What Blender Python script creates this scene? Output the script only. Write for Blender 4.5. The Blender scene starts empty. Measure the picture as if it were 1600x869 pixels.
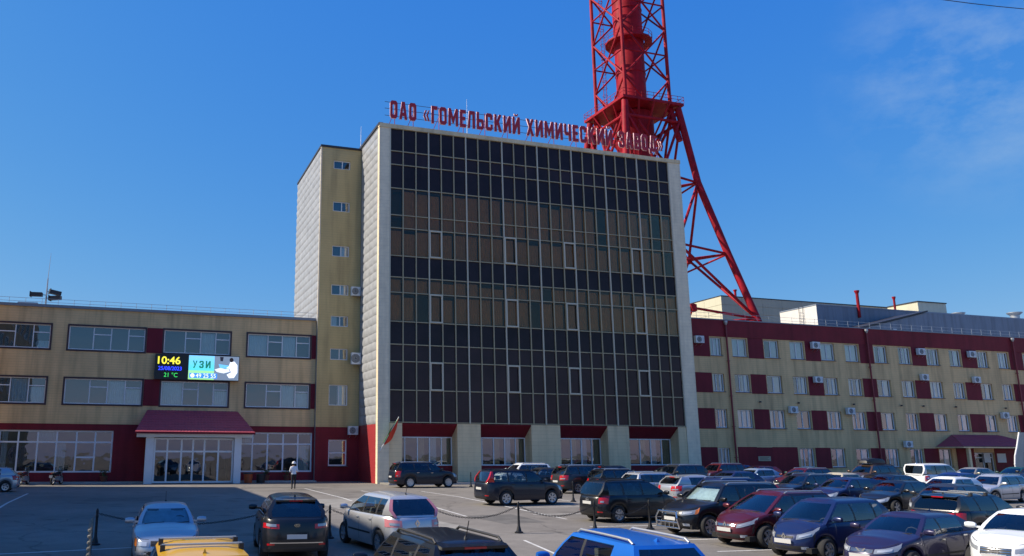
import bpy, bmesh, math, random
from mathutils import Vector, Matrix, Quaternion
random.seed(7)
R = math.radians
sc = bpy.context.scene
col = sc.collection

# ------------------------------------------------------------------ camera
YAW, PIT, ROL = R(17.2926), R(12.0411), R(0.2044)
cam_d = bpy.data.cameras.new('camera')
cam = bpy.data.objects.new('camera', cam_d); col.objects.link(cam)
r0 = Vector((math.cos(YAW), -math.sin(YAW), 0)); d0 = Vector((math.sin(YAW), math.cos(YAW), 0)); z0 = Vector((0, 0, 1))
fw = d0*math.cos(PIT) + z0*math.sin(PIT); up = -d0*math.sin(PIT) + z0*math.cos(PIT)
rt = r0*math.cos(ROL) + up*math.sin(ROL); up = up*math.cos(ROL) - r0*math.sin(ROL)
cam.matrix_world = Matrix(((rt.x, up.x, -fw.x, 0), (rt.y, up.y, -fw.y, 0), (rt.z, up.z, -fw.z, 2.45), (0, 0, 0, 1)))
cam_d.sensor_width = 36; cam_d.lens = 36*1273.11/1600; cam_d.shift_x = (800-611.88)/1600
cam_d.clip_end = 6000; cam_d.clip_start = 0.05
sc.camera = cam

# ------------------------------------------------------------------ sky, sun, exposure
SUN_EL, SUN_DEL = R(42), R(17)          # sun stands to the left of the facades and a little behind them
sun_vec = Vector((-math.cos(SUN_DEL)*math.cos(SUN_EL), math.sin(SUN_DEL)*math.cos(SUN_EL), math.sin(SUN_EL)))
w = bpy.data.worlds.new('World'); sc.world = w; w.use_nodes = True
nt = w.node_tree; nt.nodes.clear()
out = nt.nodes.new('ShaderNodeOutputWorld'); bg = nt.nodes.new('ShaderNodeBackground')
sky = nt.nodes.new('ShaderNodeTexSky'); sky.sky_type = 'NISHITA'; sky.sun_disc = False
sky.sun_elevation = SUN_EL; sky.sun_rotation = math.atan2(sun_vec.x, sun_vec.y)
sky.altitude = 0; sky.air_density = 1.0; sky.dust_density = 0.35; sky.ozone_density = 3.0
# colour balance of the photograph's deep blue sky: per-channel contrast of the same sky everywhere
pre = nt.nodes.new('ShaderNodeVectorMath'); pre.operation = 'SCALE'; pre.inputs['Scale'].default_value = .1
sx_ = nt.nodes.new('ShaderNodeSeparateXYZ'); cx_ = nt.nodes.new('ShaderNodeCombineXYZ')
nt.links.new(sky.outputs[0], pre.inputs[0]); nt.links.new(pre.outputs[0], sx_.inputs[0])
for ci, (ga, gg) in enumerate(((1.10, 1.45), (.735, .72), (.765, .12))):
    pw_ = nt.nodes.new('ShaderNodeMath'); pw_.operation = 'POWER'; pw_.inputs[1].default_value = gg; nt.links.new(sx_.outputs[ci], pw_.inputs[0])
    ml_ = nt.nodes.new('ShaderNodeMath'); ml_.operation = 'MULTIPLY'; ml_.inputs[1].default_value = ga/.141; nt.links.new(pw_.outputs[0], ml_.inputs[0]); nt.links.new(ml_.outputs[0], cx_.inputs[ci])
# thin smoke-like cirrus
tc = nt.nodes.new('ShaderNodeTexCoord'); mp = nt.nodes.new('ShaderNodeMapping'); mp.inputs['Scale'].default_value = (5, 5, 9)
nz = nt.nodes.new('ShaderNodeTexNoise'); nz.inputs['Scale'].default_value = 2.2; nz.inputs['Detail'].default_value = 7; nz.inputs['Roughness'].default_value = .6
cr = nt.nodes.new('ShaderNodeMapRange'); cr.inputs[1].default_value = .42; cr.inputs[2].default_value = .78; cr.inputs[4].default_value = .55
sepd = nt.nodes.new('ShaderNodeVectorMath'); sepd.operation = 'DISTANCE'
cdir = Vector((0.765, 0.53, 0.366)).normalized(); sepd.inputs[1].default_value = cdir
cm = nt.nodes.new('ShaderNodeMapRange'); cm.inputs[1].default_value = .03; cm.inputs[2].default_value = .15; cm.inputs[3].default_value = 1; cm.inputs[4].default_value = 0
mul = nt.nodes.new('ShaderNodeMath'); mul.operation = 'MULTIPLY'
mixc = nt.nodes.new('ShaderNodeMixRGB'); mixc.inputs[2].default_value = (2.9, 3.9, 5.0, 1)
L = nt.links.new
L(tc.outputs['Generated'], mp.inputs[0]); L(mp.outputs[0], nz.inputs['Vector'])
L(nz.outputs[0], cr.inputs[0]); L(tc.outputs['Generated'], sepd.inputs[0]); L(sepd.outputs['Value'], cm.inputs[0])
L(cr.outputs[0], mul.inputs[0]); L(cm.outputs[0], mul.inputs[1]); L(mul.outputs[0], mixc.inputs[0])
L(cx_.outputs[0], mixc.inputs[1]); L(mixc.outputs[0], bg.inputs[0]); L(bg.outputs[0], out.inputs[0])
bg.inputs[1].default_value = 0.10
sd = bpy.data.lights.new('sun', 'SUN'); sd.energy = 4.6; sd.angle = R(0.53); sd.color = (1, .89, .72)
so = bpy.data.objects.new('sun', sd); col.objects.link(so)
so.rotation_euler = (-sun_vec).to_track_quat('-Z', 'Y').to_euler(); so.location = (-60, 30, 80)
sc.view_settings.view_transform = 'Standard'; sc.view_settings.look = 'None'
sc.view_settings.exposure = 0.57; sc.view_settings.gamma = 1.0; sc.view_settings.use_curve_mapping = False
sc.render.engine = 'CYCLES'
try: sc.cycles.max_bounces = 8; sc.cycles.transparent_max_bounces = 16
except Exception: pass

# ------------------------------------------------------------------ materials
MATS = {}
def mat(name, c, rough=.6, metal=0, var=0, vscale=1.5, bump=0, bscale=60, spec=.5, coat=0, lines=None, streak=0, fleck=0, emit=None):
    """plain procedural surface: base colour, large-scale uneven tone, fine relief, optional horizontal/vertical joints"""
    if name in MATS: return MATS[name]
    m = bpy.data.materials.new(name); m.use_nodes = True; t = m.node_tree; N = t.nodes.new; K = t.links.new
    b = t.nodes['Principled BSDF']
    b.inputs['Base Color'].default_value = (*c, 1); b.inputs['Roughness'].default_value = rough; b.inputs['Metallic'].default_value = metal
    b.inputs['Specular IOR Level'].default_value = spec
    if coat: b.inputs['Coat Weight'].default_value = coat; b.inputs['Coat Roughness'].default_value = .04
    if emit: b.inputs['Emission Color'].default_value = (*c, 1); b.inputs['Emission Strength'].default_value = emit
    cur = None
    geo = N('ShaderNodeNewGeometry')
    if var:
        n = N('ShaderNodeTexNoise'); n.inputs['Scale'].default_value = vscale; n.inputs['Detail'].default_value = 6; n.inputs['Roughness'].default_value = .62
        K(geo.outputs['Position'], n.inputs['Vector'])
        mr = N('ShaderNodeMapRange'); mr.inputs[1].default_value = .3; mr.inputs[2].default_value = .7; mr.inputs[3].default_value = 1-var; mr.inputs[4].default_value = 1+var
        K(n.outputs[0], mr.inputs[0])
        mx = N('ShaderNodeVectorMath'); mx.operation = 'SCALE'; mx.inputs[0].default_value = c
        K(mr.outputs[0], mx.inputs['Scale']); cur = mx.outputs[0]
    if streak:   # run-off stains: noise stretched vertically
        mpn = N('ShaderNodeMapping'); mpn.inputs['Scale'].default_value = (1.6, 1.6, .12)
        K(geo.outputs['Position'], mpn.inputs[0]); n = N('ShaderNodeTexNoise'); n.inputs['Scale'].default_value = 1.3; n.inputs['Detail'].default_value = 5
        K(mpn.outputs[0], n.inputs['Vector'])
        mr = N('ShaderNodeMapRange'); mr.inputs[1].default_value = .45; mr.inputs[2].default_value = .75; mr.inputs[3].default_value = 1; mr.inputs[4].default_value = 1-streak
        K(n.outputs[0], mr.inputs[0]); mx = N('ShaderNodeVectorMath'); mx.operation = 'SCALE'
        if cur: K(cur, mx.inputs[0])
        else: mx.inputs[0].default_value = c
        K(mr.outputs[0], mx.inputs['Scale']); cur = mx.outputs[0]
    hsock = None
    if lines:    # (axis, pitch, width, depth): siding laps or panel joints
        ax, pitch, wid, dep = lines
        sp = N('ShaderNodeSeparateXYZ'); K(geo.outputs['Position'], sp.inputs[0])
        dv = N('ShaderNodeMath'); dv.operation = 'DIVIDE'; dv.inputs[1].default_value = pitch; K(sp.outputs[ax], dv.inputs[0])
        fr = N('ShaderNodeMath'); fr.operation = 'FRACT'; K(dv.outputs[0], fr.inputs[0])
        lt = N('ShaderNodeMapRange'); lt.inputs[1].default_value = 0; lt.inputs[2].default_value = wid; lt.inputs[3].default_value = 1-dep; lt.inputs[4].default_value = 1
        K(fr.outputs[0], lt.inputs[0]); mx = N('ShaderNodeVectorMath'); mx.operation = 'SCALE'
        if cur: K(cur, mx.inputs[0])
        else: mx.inputs[0].default_value = c
        K(lt.outputs[0], mx.inputs['Scale']); cur = mx.outputs[0]; hsock = fr.outputs[0]
    if cur: K(cur, b.inputs['Base Color'])
    if bump or hsock:
        bp = N('ShaderNodeBump'); bp.inputs['Strength'].default_value = bump or .3; bp.inputs['Distance'].default_value = .02
        if hsock: K(hsock, bp.inputs['Height'])
        else:
            n = N('ShaderNodeTexNoise'); n.inputs['Scale'].default_value = bscale; n.inputs['Detail'].default_value = 4
            K(geo.outputs['Position'], n.inputs['Vector']); K(n.outputs[0], bp.inputs['Height'])
        K(bp.outputs[0], b.inputs['Normal'])
    MATS[name] = m; return m

def glass(name, tint, refl=1.0, rough=.0, wob=0.0):
    """pane: tinted see-through plus mirror reflection by Fresnel"""
    if name in MATS: return MATS[name]
    m = bpy.data.materials.new(name); m.use_nodes = True; t = m.node_tree; N = t.nodes.new; K = t.links.new
    t.nodes.clear(); o = N('ShaderNodeOutputMaterial'); mx = N('ShaderNodeMixShader'); tr = N('ShaderNodeBsdfTransparent'); gl = N('ShaderNodeBsdfGlossy')
    fr = N('ShaderNodeFresnel'); fr.inputs[0].default_value = 1.52
    ml = N('ShaderNodeMath'); ml.operation = 'MULTIPLY'; ml.inputs[1].default_value = refl; ml.use_clamp = True
    tr.inputs[0].default_value = (*tint, 1); gl.inputs['Roughness'].default_value = rough; gl.inputs[0].default_value = (1, 1, 1, 1)
    K(fr.outputs[0], ml.inputs[0]); K(ml.outputs[0], mx.inputs[0]); K(tr.outputs[0], mx.inputs[1]); K(gl.outputs[0], mx.inputs[2]); K(mx.outputs[0], o.inputs[0])
    if wob:
        n = N('ShaderNodeTexNoise'); n.inputs['Scale'].default_value = .6; geo = N('ShaderNodeNewGeometry'); K(geo.outputs['Position'], n.inputs['Vector'])
        bp = N('ShaderNodeBump'); bp.inputs['Strength'].default_value = wob; bp.inputs['Distance'].default_value = .1; K(n.outputs[0], bp.inputs['Height']); K(bp.outputs[0], gl.inputs['Normal'])
    MATS[name] = m; return m

beige = mat('beige_siding', (.74, .495, .235), .6, var=.13, vscale=.35, streak=.34, lines=(2, .20, .14, .35))
beige_t = mat('cream_cladding', (.78, .59, .34), .55, var=.1, vscale=.5, streak=.24, lines=(2, .30, .09, .3))
olive = mat('olive_siding', (.54, .405, .18), .6, var=.1, vscale=.4, streak=.28, lines=(2, .22, .14, .32))
cream = mat('pale_corner_cladding', (.84, .70, .49), .5, var=.08, streak=.2, lines=(2, .30, .08, .3))
maroon = mat('maroon_siding', (.21, .018, .028), .55, var=.16, vscale=.5, streak=.25, spec=.2, lines=(2, .20, .14, .3))
maroon_p = mat('maroon_panel', (.18, .014, .026), .55, var=.12, vscale=.7, spec=.2, streak=.2)
maroon_lit = mat('sunlit_maroon_siding', (.33, .03, .035), .5, var=.08, lines=(2, .20, .14, .35))  # maroon siding of the sunny side, sunlight put into its brighter red
greypan = mat('grey_wavy_metal', (.32, .33, .345), .45, var=.16, vscale=1.2, bump=.0)
white_pvc = mat('white_pvc', (.72, .74, .76), .4, var=.03)
mull = mat('mullion_cream', (.42, .34, .20), .45, var=.05)
mull_b = mat('mullion_pale', (.60, .52, .38), .4)
darkm = mat('dark_metal', (.03, .03, .035), .5, var=.1)
blackm = mat('black_plastic', (.018, .018, .02), .5)
roomd = mat('room_dark', (.055, .055, .06), .9)
roomw = mat('room_brown', (.09, .06, .04), .9, var=.2)
curt = mat('curtain_white', (.74, .76, .74), .9, var=.06, vscale=3)
curt_b = mat('curtain_tan', (.60, .43, .24), .9, var=.12, vscale=2.5)
wglass = glass('window_glass', (.78, .88, .93), 3.6, 0, .08)
dglass = glass('shop_glass', (.6, .68, .72), 3.0, 0, .10)
vglass = glass('bronze_glass', (.82, .70, .54), .7, .02, .10)
navy = mat('navy_spandrel', (.028, .019, .024), .12, var=.35, vscale=.35, spec=.16)
purp = mat('plum_spandrel', (.036, .020, .024), .14, var=.35, vscale=.35, spec=.2)
metal_g = mat('galvanised', (.42, .44, .46), .45, .6, var=.08)
concrete = mat('concrete', (.33, .32, .30), .85, var=.15, vscale=.8, bump=.2)
roofgrey = mat('roof_felt', (.10, .10, .105), .9, var=.15, vscale=.5)
redpaint = mat('red_tower_paint', (.32, .007, .018), .6, var=.35, vscale=.7, streak=.35, spec=.2)
tile_m = mat('maroon_roof_tile', (.40, .06, .085), .6, var=.12, vscale=2)
whitep = mat('white_paint', (.7, .71, .72), .5, var=.05)

# ------------------------------------------------------------------ mesh helpers
class MB:
    def __init__(s): s.v = []; s.f = []; s.m = []; s.mi = 0
    def add(s, vs, fs):
        o = len(s.v); s.v += [tuple(v) for v in vs]; s.f += [tuple(i+o for i in f) for f in fs]; s.m += [s.mi]*len(fs); return s
    def box(s, x0, x1, y0, y1, z0, z1):
        return s.add([(x0,y0,z0),(x1,y0,z0),(x1,y1,z0),(x0,y1,z0),(x0,y0,z1),(x1,y0,z1),(x1,y1,z1),(x0,y1,z1)],
                     [(0,3,2,1),(4,5,6,7),(0,1,5,4),(1,2,6,5),(2,3,7,6),(3,0,4,7)])
    def quad(s, a, b, c, d): return s.add([a,b,c,d], [(0,1,2,3)])
    def tube(s, a, b, r, r2=None, n=8, cap=True):
        a = Vector(a); b = Vector(b); d = (b-a); r2 = r if r2 is None else r2
        q = d.to_track_quat('Z', 'Y'); vs = []
        for k, (p, rr) in enumerate(((a, r), (b, r2))):
            for i in range(n):
                t = 2*math.pi*i/n; vs.append(p + q @ Vector((rr*math.cos(t), rr*math.sin(t), 0)))
        fs = [(i, (i+1) % n, n+(i+1) % n, n+i) for i in range(n)]
        if cap: fs += [tuple(range(n-1, -1, -1)), tuple(range(n, 2*n))]
        return s.add(vs, fs)
    def path(s, pts, r, n=6):
        for a, b in zip(pts, pts[1:]): s.tube(a, b, r, n=n)
        return s
    def lathe(s, prof, n=16, c=(0,0,0), axis='z'):
        vs = []; P = len(prof)
        for i in range(n):
            t = 2*math.pi*i/n
            for (r, h) in prof:
                p = (r*math.cos(t), r*math.sin(t), h)
                if axis == 'y': p = (p[0], p[2], p[1])
                elif axis == 'x': p = (p[2], p[0], p[1])
                vs.append((p[0]+c[0], p[1]+c[1], p[2]+c[2]))
        fs = []
        for i in range(n):
            j = (i+1) % n
            for k in range(P-1): fs.append((i*P+k, j*P+k, j*P+k+1, i*P+k+1))
        return s.add(vs, fs)
    def prism(s, pts, y0, y1):   # polygon in x,z extruded along y
        n = len(pts); vs = [(x, y0, z) for x, z in pts] + [(x, y1, z) for x, z in pts]
        return s.add(vs, [tuple(range(n)), tuple(range(2*n-1, n-1, -1))] + [(i, n+i, n+(i+1) % n, (i+1) % n) for i in range(n)])
    def mesh(s, name, smooth=None, recalc=False):
        me = bpy.data.meshes.new(name); me.from_pydata(s.v, [], s.f); 
        if any(s.m):
            me.polygons.foreach_set('material_index', s.m)
        if recalc:
            bm = bmesh.new(); bm.from_mesh(me); bmesh.ops.remove_doubles(bm, verts=bm.verts, dist=1e-4); bmesh.ops.recalc_face_normals(bm, faces=bm.faces); bm.to_mesh(me); bm.free()
        if smooth:
            me.polygons.foreach_set('use_smooth', [True]*len(me.polygons)); me.set_sharp_from_angle(angle=R(smooth))
        me.update(); return me
    def build(s, name, m, parent=None, smooth=None, recalc=False, loc=None):
        me = s.mesh(name, smooth, recalc)
        for mm in (m if isinstance(m, (list, tuple)) else [m]): me.materials.append(mm)
        return ob(name, me, parent, loc)
def ob(name, me, parent=None, loc=None, m=None):
    o = bpy.data.objects.new(name, me); col.objects.link(o)
    if parent is not None: o.parent = parent
    if loc is not None: o.location = loc
    if m is not None:
        if not me.materials: me.materials.append(m)
        else: o.material_slots[0].link = 'OBJECT'; o.material_slots[0].material = m
    return o
def thing(name, label, cat, loc=(0,0,0), rz=0, group=None):
    o = bpy.data.objects.new(name, None); col.objects.link(o); o.location = loc; o.rotation_euler = (0, 0, rz); o.empty_display_size = .3
    return tag(o, label, cat, group)
def tag(o, label, cat, group=None):
    o['label'] = label; o['category'] = cat
    if group: o['group'] = group
    return o
def copy_tree(o, parent=None):
    c = o.copy(); col.objects.link(c); c.parent = parent
    for ch in list(o.children): copy_tree(ch, c)
    return c
def struct(o): o['kind'] = 'structure'; return o
GS, GY = 0.0175, 44.0
def zg(y): return -GS*(GY-y) if y < GY else 0.0

def wall(name, m, parent, x0, x1, z0, z1, y, opens, depth=.22, room=.9, mroom=None):
    """facade sheet facing -Y at depth y with real openings, reveals and a dark room box behind each"""
    b = MB(); xs = sorted({x0, x1, *[o[0] for o in opens], *[o[1] for o in opens]}); zs = sorted({z0, z1, *[o[2] for o in opens], *[o[3] for o in opens]})
    for i in range(len(xs)-1):
        for k in range(len(zs)-1):
            cx, cz = (xs[i]+xs[i+1])/2, (zs[k]+zs[k+1])/2
            if any(o[0] < cx < o[1] and o[2] < cz < o[3] for o in opens): continue
            b.quad((xs[i],y,zs[k]), (xs[i+1],y,zs[k]), (xs[i+1],y,zs[k+1]), (xs[i],y,zs[k+1]))
    for (a, c, e, f) in opens:
        b.mi = 0; d = y+depth
        b.quad((a,y,e),(a,y,f),(a,d,f),(a,d,e)); b.quad((c,y,e),(c,d,e),(c,d,f),(c,y,f)); b.quad((a,y,f),(c,y,f),(c,d,f),(a,d,f)); b.quad((a,y,e),(a,d,e),(c,d,e),(c,y,e))
        b.mi = 1; g = d+room
        b.quad((a,d,e),(a,d,f),(a,g,f),(a,g,e)); b.quad((c,d,e),(c,g,e),(c,g,f),(c,d,f)); b.quad((a,d,f),(c,d,f),(c,g,f),(a,g,f)); b.quad((a,d,e),(a,g,e),(c,g,e),(c,d,e)); b.quad((a,g,e),(a,g,f),(c,g,f),(c,g,e))
    b.mi = 0
    return b.build(name, [m, mroom or roomd], parent)

def curtain_mesh(x0, x1, z0, z1, y, amp=.03, pitch=.16):
    b = MB(); n = max(4, int((x1-x0)/pitch*4)); top = []; 
    for i in range(n+1):
        x = x0+(x1-x0)*i/n; yy = y+amp*math.sin(2*math.pi*(x-x0)/pitch)
        top += [(x, yy, z0), (x, yy, z1)]
    b.add(top, [(2*i, 2*i+2, 2*i+3, 2*i+1) for i in range(n)])
    return b
def window(parent, x0, x1, z0, z1, y, vbars=(), hbars=(), fr=.07, mframe=None, mg=None, drapes=(), sill=True, name='window', ydrape=.25):
    """frame with bars as one part, a pane per light, a sill and drapes as its sub-parts. hbars: (z, xa, xb)"""
    f = MB(); y0, y1 = y, y+.08
    f.box(x0, x1, y0, y1, z0, z0+fr); f.box(x0, x1, y0, y1, z1-fr, z1); f.box(x0, x0+fr, y0, y1, z0+fr, z1-fr); f.box(x1-fr, x1, y0, y1, z0+fr, z1-fr)
    xs = [x0+fr] + [v for v in vbars] + [x1-fr]
    for v in vbars: f.box(v-fr/2, v+fr/2, y0, y1, z0+fr, z1-fr)
    for (z, a, c) in hbars: f.box(max(a, x0+fr), min(c, x1-fr), y0+.002, y1-.002, z-fr/2, z+fr/2)
    o = f.build(name, mframe or white_pvc, parent)
    for a, c in zip(xs, xs[1:]):
        cuts = sorted(z for (z, p, q) in hbars if p < (a+c)/2 < q); zz = [z0+fr]+cuts+[z1-fr]
        for e, g in zip(zz, zz[1:]):
            p = MB(); p.quad((a, y+.05, e), (c, y+.05, e), (c, y+.05, g), (a, y+.05, g)); p.build('pane', mg or wglass, o)
    for (a, c, e, g, mm) in drapes:
        curtain_mesh(a, c, e, g, y+ydrape).build('drape', mm, o, smooth=40)
    if sill:
        MB().box(x0-.06, x1+.06, y-.30, y-.002, z0-.06, z0-.012).build('sill', metal_sill, o)
    return o
metal_sill = mat('sill_metal', (.10, .10, .12), .45, .4)
# ================================================================== ground
def asphalt():
    m = bpy.data.materials.new('asphalt'); m.use_nodes = True; t = m.node_tree; N = t.nodes.new; K = t.links.new; b = t.nodes['Principled BSDF']
    geo = N('ShaderNodeNewGeometry')
    def noise(s, d=6, r=.6):
        n = N('ShaderNodeTexNoise'); n.inputs['Scale'].default_value = s; n.inputs['Detail'].default_value = d; n.inputs['Roughness'].default_value = r; K(geo.outputs['Position'], n.inputs['Vector']); return n.outputs[0]
    def rng(s, a, c, lo, hi):
        mr = N('ShaderNodeMapRange'); mr.inputs[1].default_value = a; mr.inputs[2].default_value = c; mr.inputs[3].default_value = lo; mr.inputs[4].default_value = hi; K(s, mr.inputs[0]); return mr.outputs[0]
    def mulv(a, c):
        q = N('ShaderNodeMath'); q.operation = 'MULTIPLY'; K(a, q.inputs[0]); K(c, q.inputs[1]); return q.outputs[0]
    v = mulv(rng(noise(.12, 5), .3, .7, .72, 1.2), rng(noise(1.7, 6), .3, .75, .88, 1.1))
    v = mulv(v, rng(noise(28, 3), .3, .7, .86, 1.14))
    # oil drips
    vo = N('ShaderNodeTexVoronoi'); vo.inputs['Scale'].default_value = .55; K(geo.outputs['Position'], vo.inputs['Vector'])
    v = mulv(v, rng(vo.outputs['Distance'], .05, .30, .62, 1))
    # cracks
    vc = N('ShaderNodeTexVoronoi'); vc.feature = 'DISTANCE_TO_EDGE'; vc.inputs['Scale'].default_value = .13; 
    ad = N('ShaderNodeVectorMath'); ad.operation = 'ADD'; nn = N('ShaderNodeTexNoise'); nn.inputs['Scale'].default_value = .8; nn.inputs['Detail'].default_value = 5; K(geo.outputs['Position'], nn.inputs['Vector'])
    K(geo.outputs['Position'], ad.inputs[0]); K(nn.outputs['Color'], ad.inputs[1]); K(ad.outputs[0], vc.inputs['Vector'])
    v = mulv(v, rng(vc.outputs['Distance'], .0, .006, .6, 1))
    sc_ = N('ShaderNodeVectorMath'); sc_.operation = 'SCALE'; sc_.inputs[0].default_value = (.20, .182, .16); K(v, sc_.inputs['Scale']); K(sc_.outputs[0], b.inputs['Base Color'])
    b.inputs['Roughness'].default_value = .82; b.inputs['Specular IOR Level'].default_value = .35
    bp = N('ShaderNodeBump'); bp.inputs['Strength'].default_value = .35; bp.inputs['Distance'].default_value = .01; K(noise(70, 4), bp.inputs['Height']); K(bp.outputs[0], b.inputs['Normal'])
    return m
asph = asphalt()
g = MB(); ys = [-400, -12, 44, 200, 4000]; zs = [zg(-12), zg(-12), 0, 0, 0]; xs = [-3000, -60, 0, 60, 140, 3000]
for i in range(len(xs)-1):
    for k in range(len(ys)-1):
        g.quad((xs[i],ys[k],zs[k]), (xs[i+1],ys[k],zs[k]), (xs[i+1],ys[k+1],zs[k+1]), (xs[i],ys[k+1],zs[k+1]))
struct(g.build('ground', asph, recalc=True))
linep = mat('road_marking_paint', (.58, .57, .54), .7, var=.3, vscale=2.5)
def marking(pts, wd=.12):
    b = MB()
    for (x0, y0), (x1, y1) in zip(pts, pts[1:]):
        d = Vector((x1-x0, y1-y0, 0)).normalized(); n = Vector((-d.y, d.x, 0))*wd/2
        # split where the ground bends
        cuts = [0, 1]
        if (y0-GY)*(y1-GY) < 0: cuts = [0, (GY-y0)/(y1-y0), 1]
        P = [(x0+(x1-x0)*t, y0+(y1-y0)*t) for t in cuts]
        for (a, c), (e, f) in zip(P, P[1:]):
            h = .004
            b.quad((a+n.x, c+n.y, zg(c+n.y)+h), (a-n.x, c-n.y, zg(c-n.y)+h), (e-n.x, f-n.y, zg(f-n.y)+h), (e+n.x, f+n.y, zg(f+n.y)+h))
    o = b.build('parking_line', linep); return struct(o)
marking([(-5.6, 53), (-5.45, 40.5), (-5.3, 30)]); marking([(-9, 25.1), (-3.2, 25.5), (1.2, 26.2)], .11)
marking([(11.35, 56), (11.0, 42)], .11); marking([(17.75, 50.6), (17.6, 40.8), (17.2, 31)], .11); marking([(14.2, 52), (14.1, 41), (13.6, 33)], .1)
marking([(17.6, 36.7), (22.5, 36.4)], .1); marking([(16.8, 33.2), (22.3, 33.0)], .1); marking([(12.3, 25), (11.5, 20.5)], .1); marking([(21.8, 46.2), (22.6, 38), (22.4, 28)], .1)
marking([(16.6, 28.2), (22, 27.9)], .1); marking([(16.7, 23.9), (22.5, 23.7)], .1); marking([(16.7, 21.2), (22.5, 21)], .1)
patch_a = mat('asphalt_patch', (.12, .112, .10), .85, var=.3, vscale=1.5, bump=.3); patch_b = mat('asphalt_patch_pale', (.25, .235, .21), .85, var=.25, vscale=1.5, bump=.3)
def road_patch(pts, m):
    b = MB(); b.add([(x, y, zg(y)+.003) for x, y in pts], [tuple(range(len(pts)))]); struct(b.build('asphalt_patch', m))
road_patch([(8.6, 43.5), (12.9, 43.9), (13.2, 38.2), (9.2, 37.6)], patch_b); road_patch([(13.6, 33.2), (15.9, 33.6), (15.8, 30.1), (13.9, 29.8)], patch_a); road_patch([(9.5, 31.5), (11.7, 31.9), (12.2, 27.9), (9.9, 27.6)], patch_b)
road_patch([(7.4, 58.7), (12, 58.9), (12.2, 57.2), (7.2, 57)], patch_a); road_patch([(-2, 47), (1.3, 47.4), (1.1, 43.9), (-2.2, 44)], patch_a); road_patch([(14.5, 24.8), (16.2, 25.2), (16, 21.9), (14.2, 21.6)], patch_a)
mh_ = MB(); mh_.lathe([(0, .012), (.3, .012), (.31, .004), (.36, .004), (.37, .0)], 24); tag(mh_.build('manhole_cover', darkm, loc=(10.4, 34.6, zg(34.6))), 'round iron manhole cover in the open centre of the lot', 'manhole cover')
# raised pavements along the fronts
kerb_m = mat('kerb_concrete', (.36, .35, .33), .85, var=.15, vscale=1.5, bump=.2)
pave_m = mat('paving', (.24, .23, .21), .85, var=.15, vscale=1.0, bump=.2, lines=(0, .5, .05, .35))
def pavement(name, x0, x1, y0, y1):
    b = MB(); b.box(x0, x1, y0+.15, y1, .002, .12); b.build(name, pave_m)['kind'] = 'structure'
    k = bpy.data.objects[-1] if False else None
    n = int((x1-x0)/1.0); root = None
    kb = MB(); kb.box(0, .985, 0, .145, 0, .135); me = kb.mesh('kerb_stone'); me.materials.append(kerb_m)
    base = MB().box(x0, x1, y0+.01, y0+.13, .002, .09).build('kerb', kerb_m); struct(base)
    for i in range(min(n, 60)): ob('kerb_stone', me, base, (x0+i*1.0, y0+random.uniform(-.005, .005), 0))
pavement('pavement', 18.6, 48, 60.2, 62.7)
pavement('pavement', -12.5, 14.6, 67.3, 69.0)

# ================================================================== office tower with glass curtain wall
YT, XL, XR = 62.81, 18.42, 48.5
T = thing('office_tower', 'tall office block with dark glass front and pale corner strips', 'building', (0, 0, 0))
ROWZ = [29.63,27.6,26.39,24.29,21.93,20.81,18.42,16.6,15.31,12.89,11.01,9.63,7.32,4.77]
CX = [19.38+ (47.16-19.38)*i/24 for i in range(25)]
# core, roof and rear walls
b = MB(); b.box(XL+.02, XR-.02, YT+1.75, 84, 0, 29.6); b.build('wall', [beige_t], T)
b = MB(); b.box(XL, XR, YT+.3, 84, 29.6, 29.8); b.build('roof', roofgrey, T)
b = MB(); b.box(XR-.25, XR-.003, YT+.4, YT+1.75, 4.7, 29.6); b.build('wall', beige_t, T)
b = MB(); b.box(CX[0], CX[-1], YT+1.2, YT+1.6, 4.72, 29.55)
for z in ROWZ[1:-1:1]: b.box(CX[0], CX[-1], YT+.42, YT+1.2, z-.12, z+.12)
b.build('floor_slabs', roomw, T)
b = MB(); b.box(XL, CX[0]-.02, YT-.06, YT+.45, 0, 29.62); b.build('corner_strip', cream, T)
b = MB(); b.box(CX[-1]+.02, XR, YT-.06, YT+.45, 0, 29.62); b.build('corner_strip', cream, T)
b = MB(); b.box(XL-.04, XR+.04, YT-.12, YT+.3, 29.625, 29.99); b.build('parapet', beige_t, T)
b = MB(); b.box(XL-.08, XL+.3, YT-.1, 84, 29.80, 30.03); b.build('parapet', darkm, T)
# left side: siding below, wavy metal panels above
b = MB(); b.quad((XL,YT+.45,0),(XL,70,0),(XL,70,4.62),(XL,YT+.45,4.62)); b.build('side_base', maroon_lit, T)
b = MB(); b.quad((XL+.01,YT+.45,4.62),(XL+.01,70,4.62),(XL+.01,70,29.62),(XL+.01,YT+.45,29.62)); b.build('side_backing', metal_g, T)
def pillow(wy, hz):
    """one stamped metal panel: soft bulge with a wavy face, facing -X"""
    b = MB(); n = 5; vs = []
    for i in range(n+1):
        for k in range(n+1):
            u, v = i/n, k/n; h = .07*(min(1, 6*min(u, 1-u))*min(1, 6*min(v, 1-v)))*(.75+.25*math.sin(math.pi*v)) + .018*math.sin(2*math.pi*(u+v*.6))*(0 if i in (0, n) or k in (0, n) else 1)
            vs.append((-h, u*wy, v*hz))
    b.add(vs, [(i*(n+1)+k, i*(n+1)+k+1, (i+1)*(n+1)+k+1, (i+1)*(n+1)+k) for i in range(n) for k in range(n)])
    me = b.mesh('grey_panel', smooth=50); me.materials.append(greypan); return me
PH = (29.6-4.65)/34
pm = pillow(1.255, PH-.012)
for j in range(34):
    for i in range(4):
        ob('grey_panel', pm, T, (XL, YT+.47+i*1.265+random.uniform(-.004, .004), 4.65+j*PH))
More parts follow.
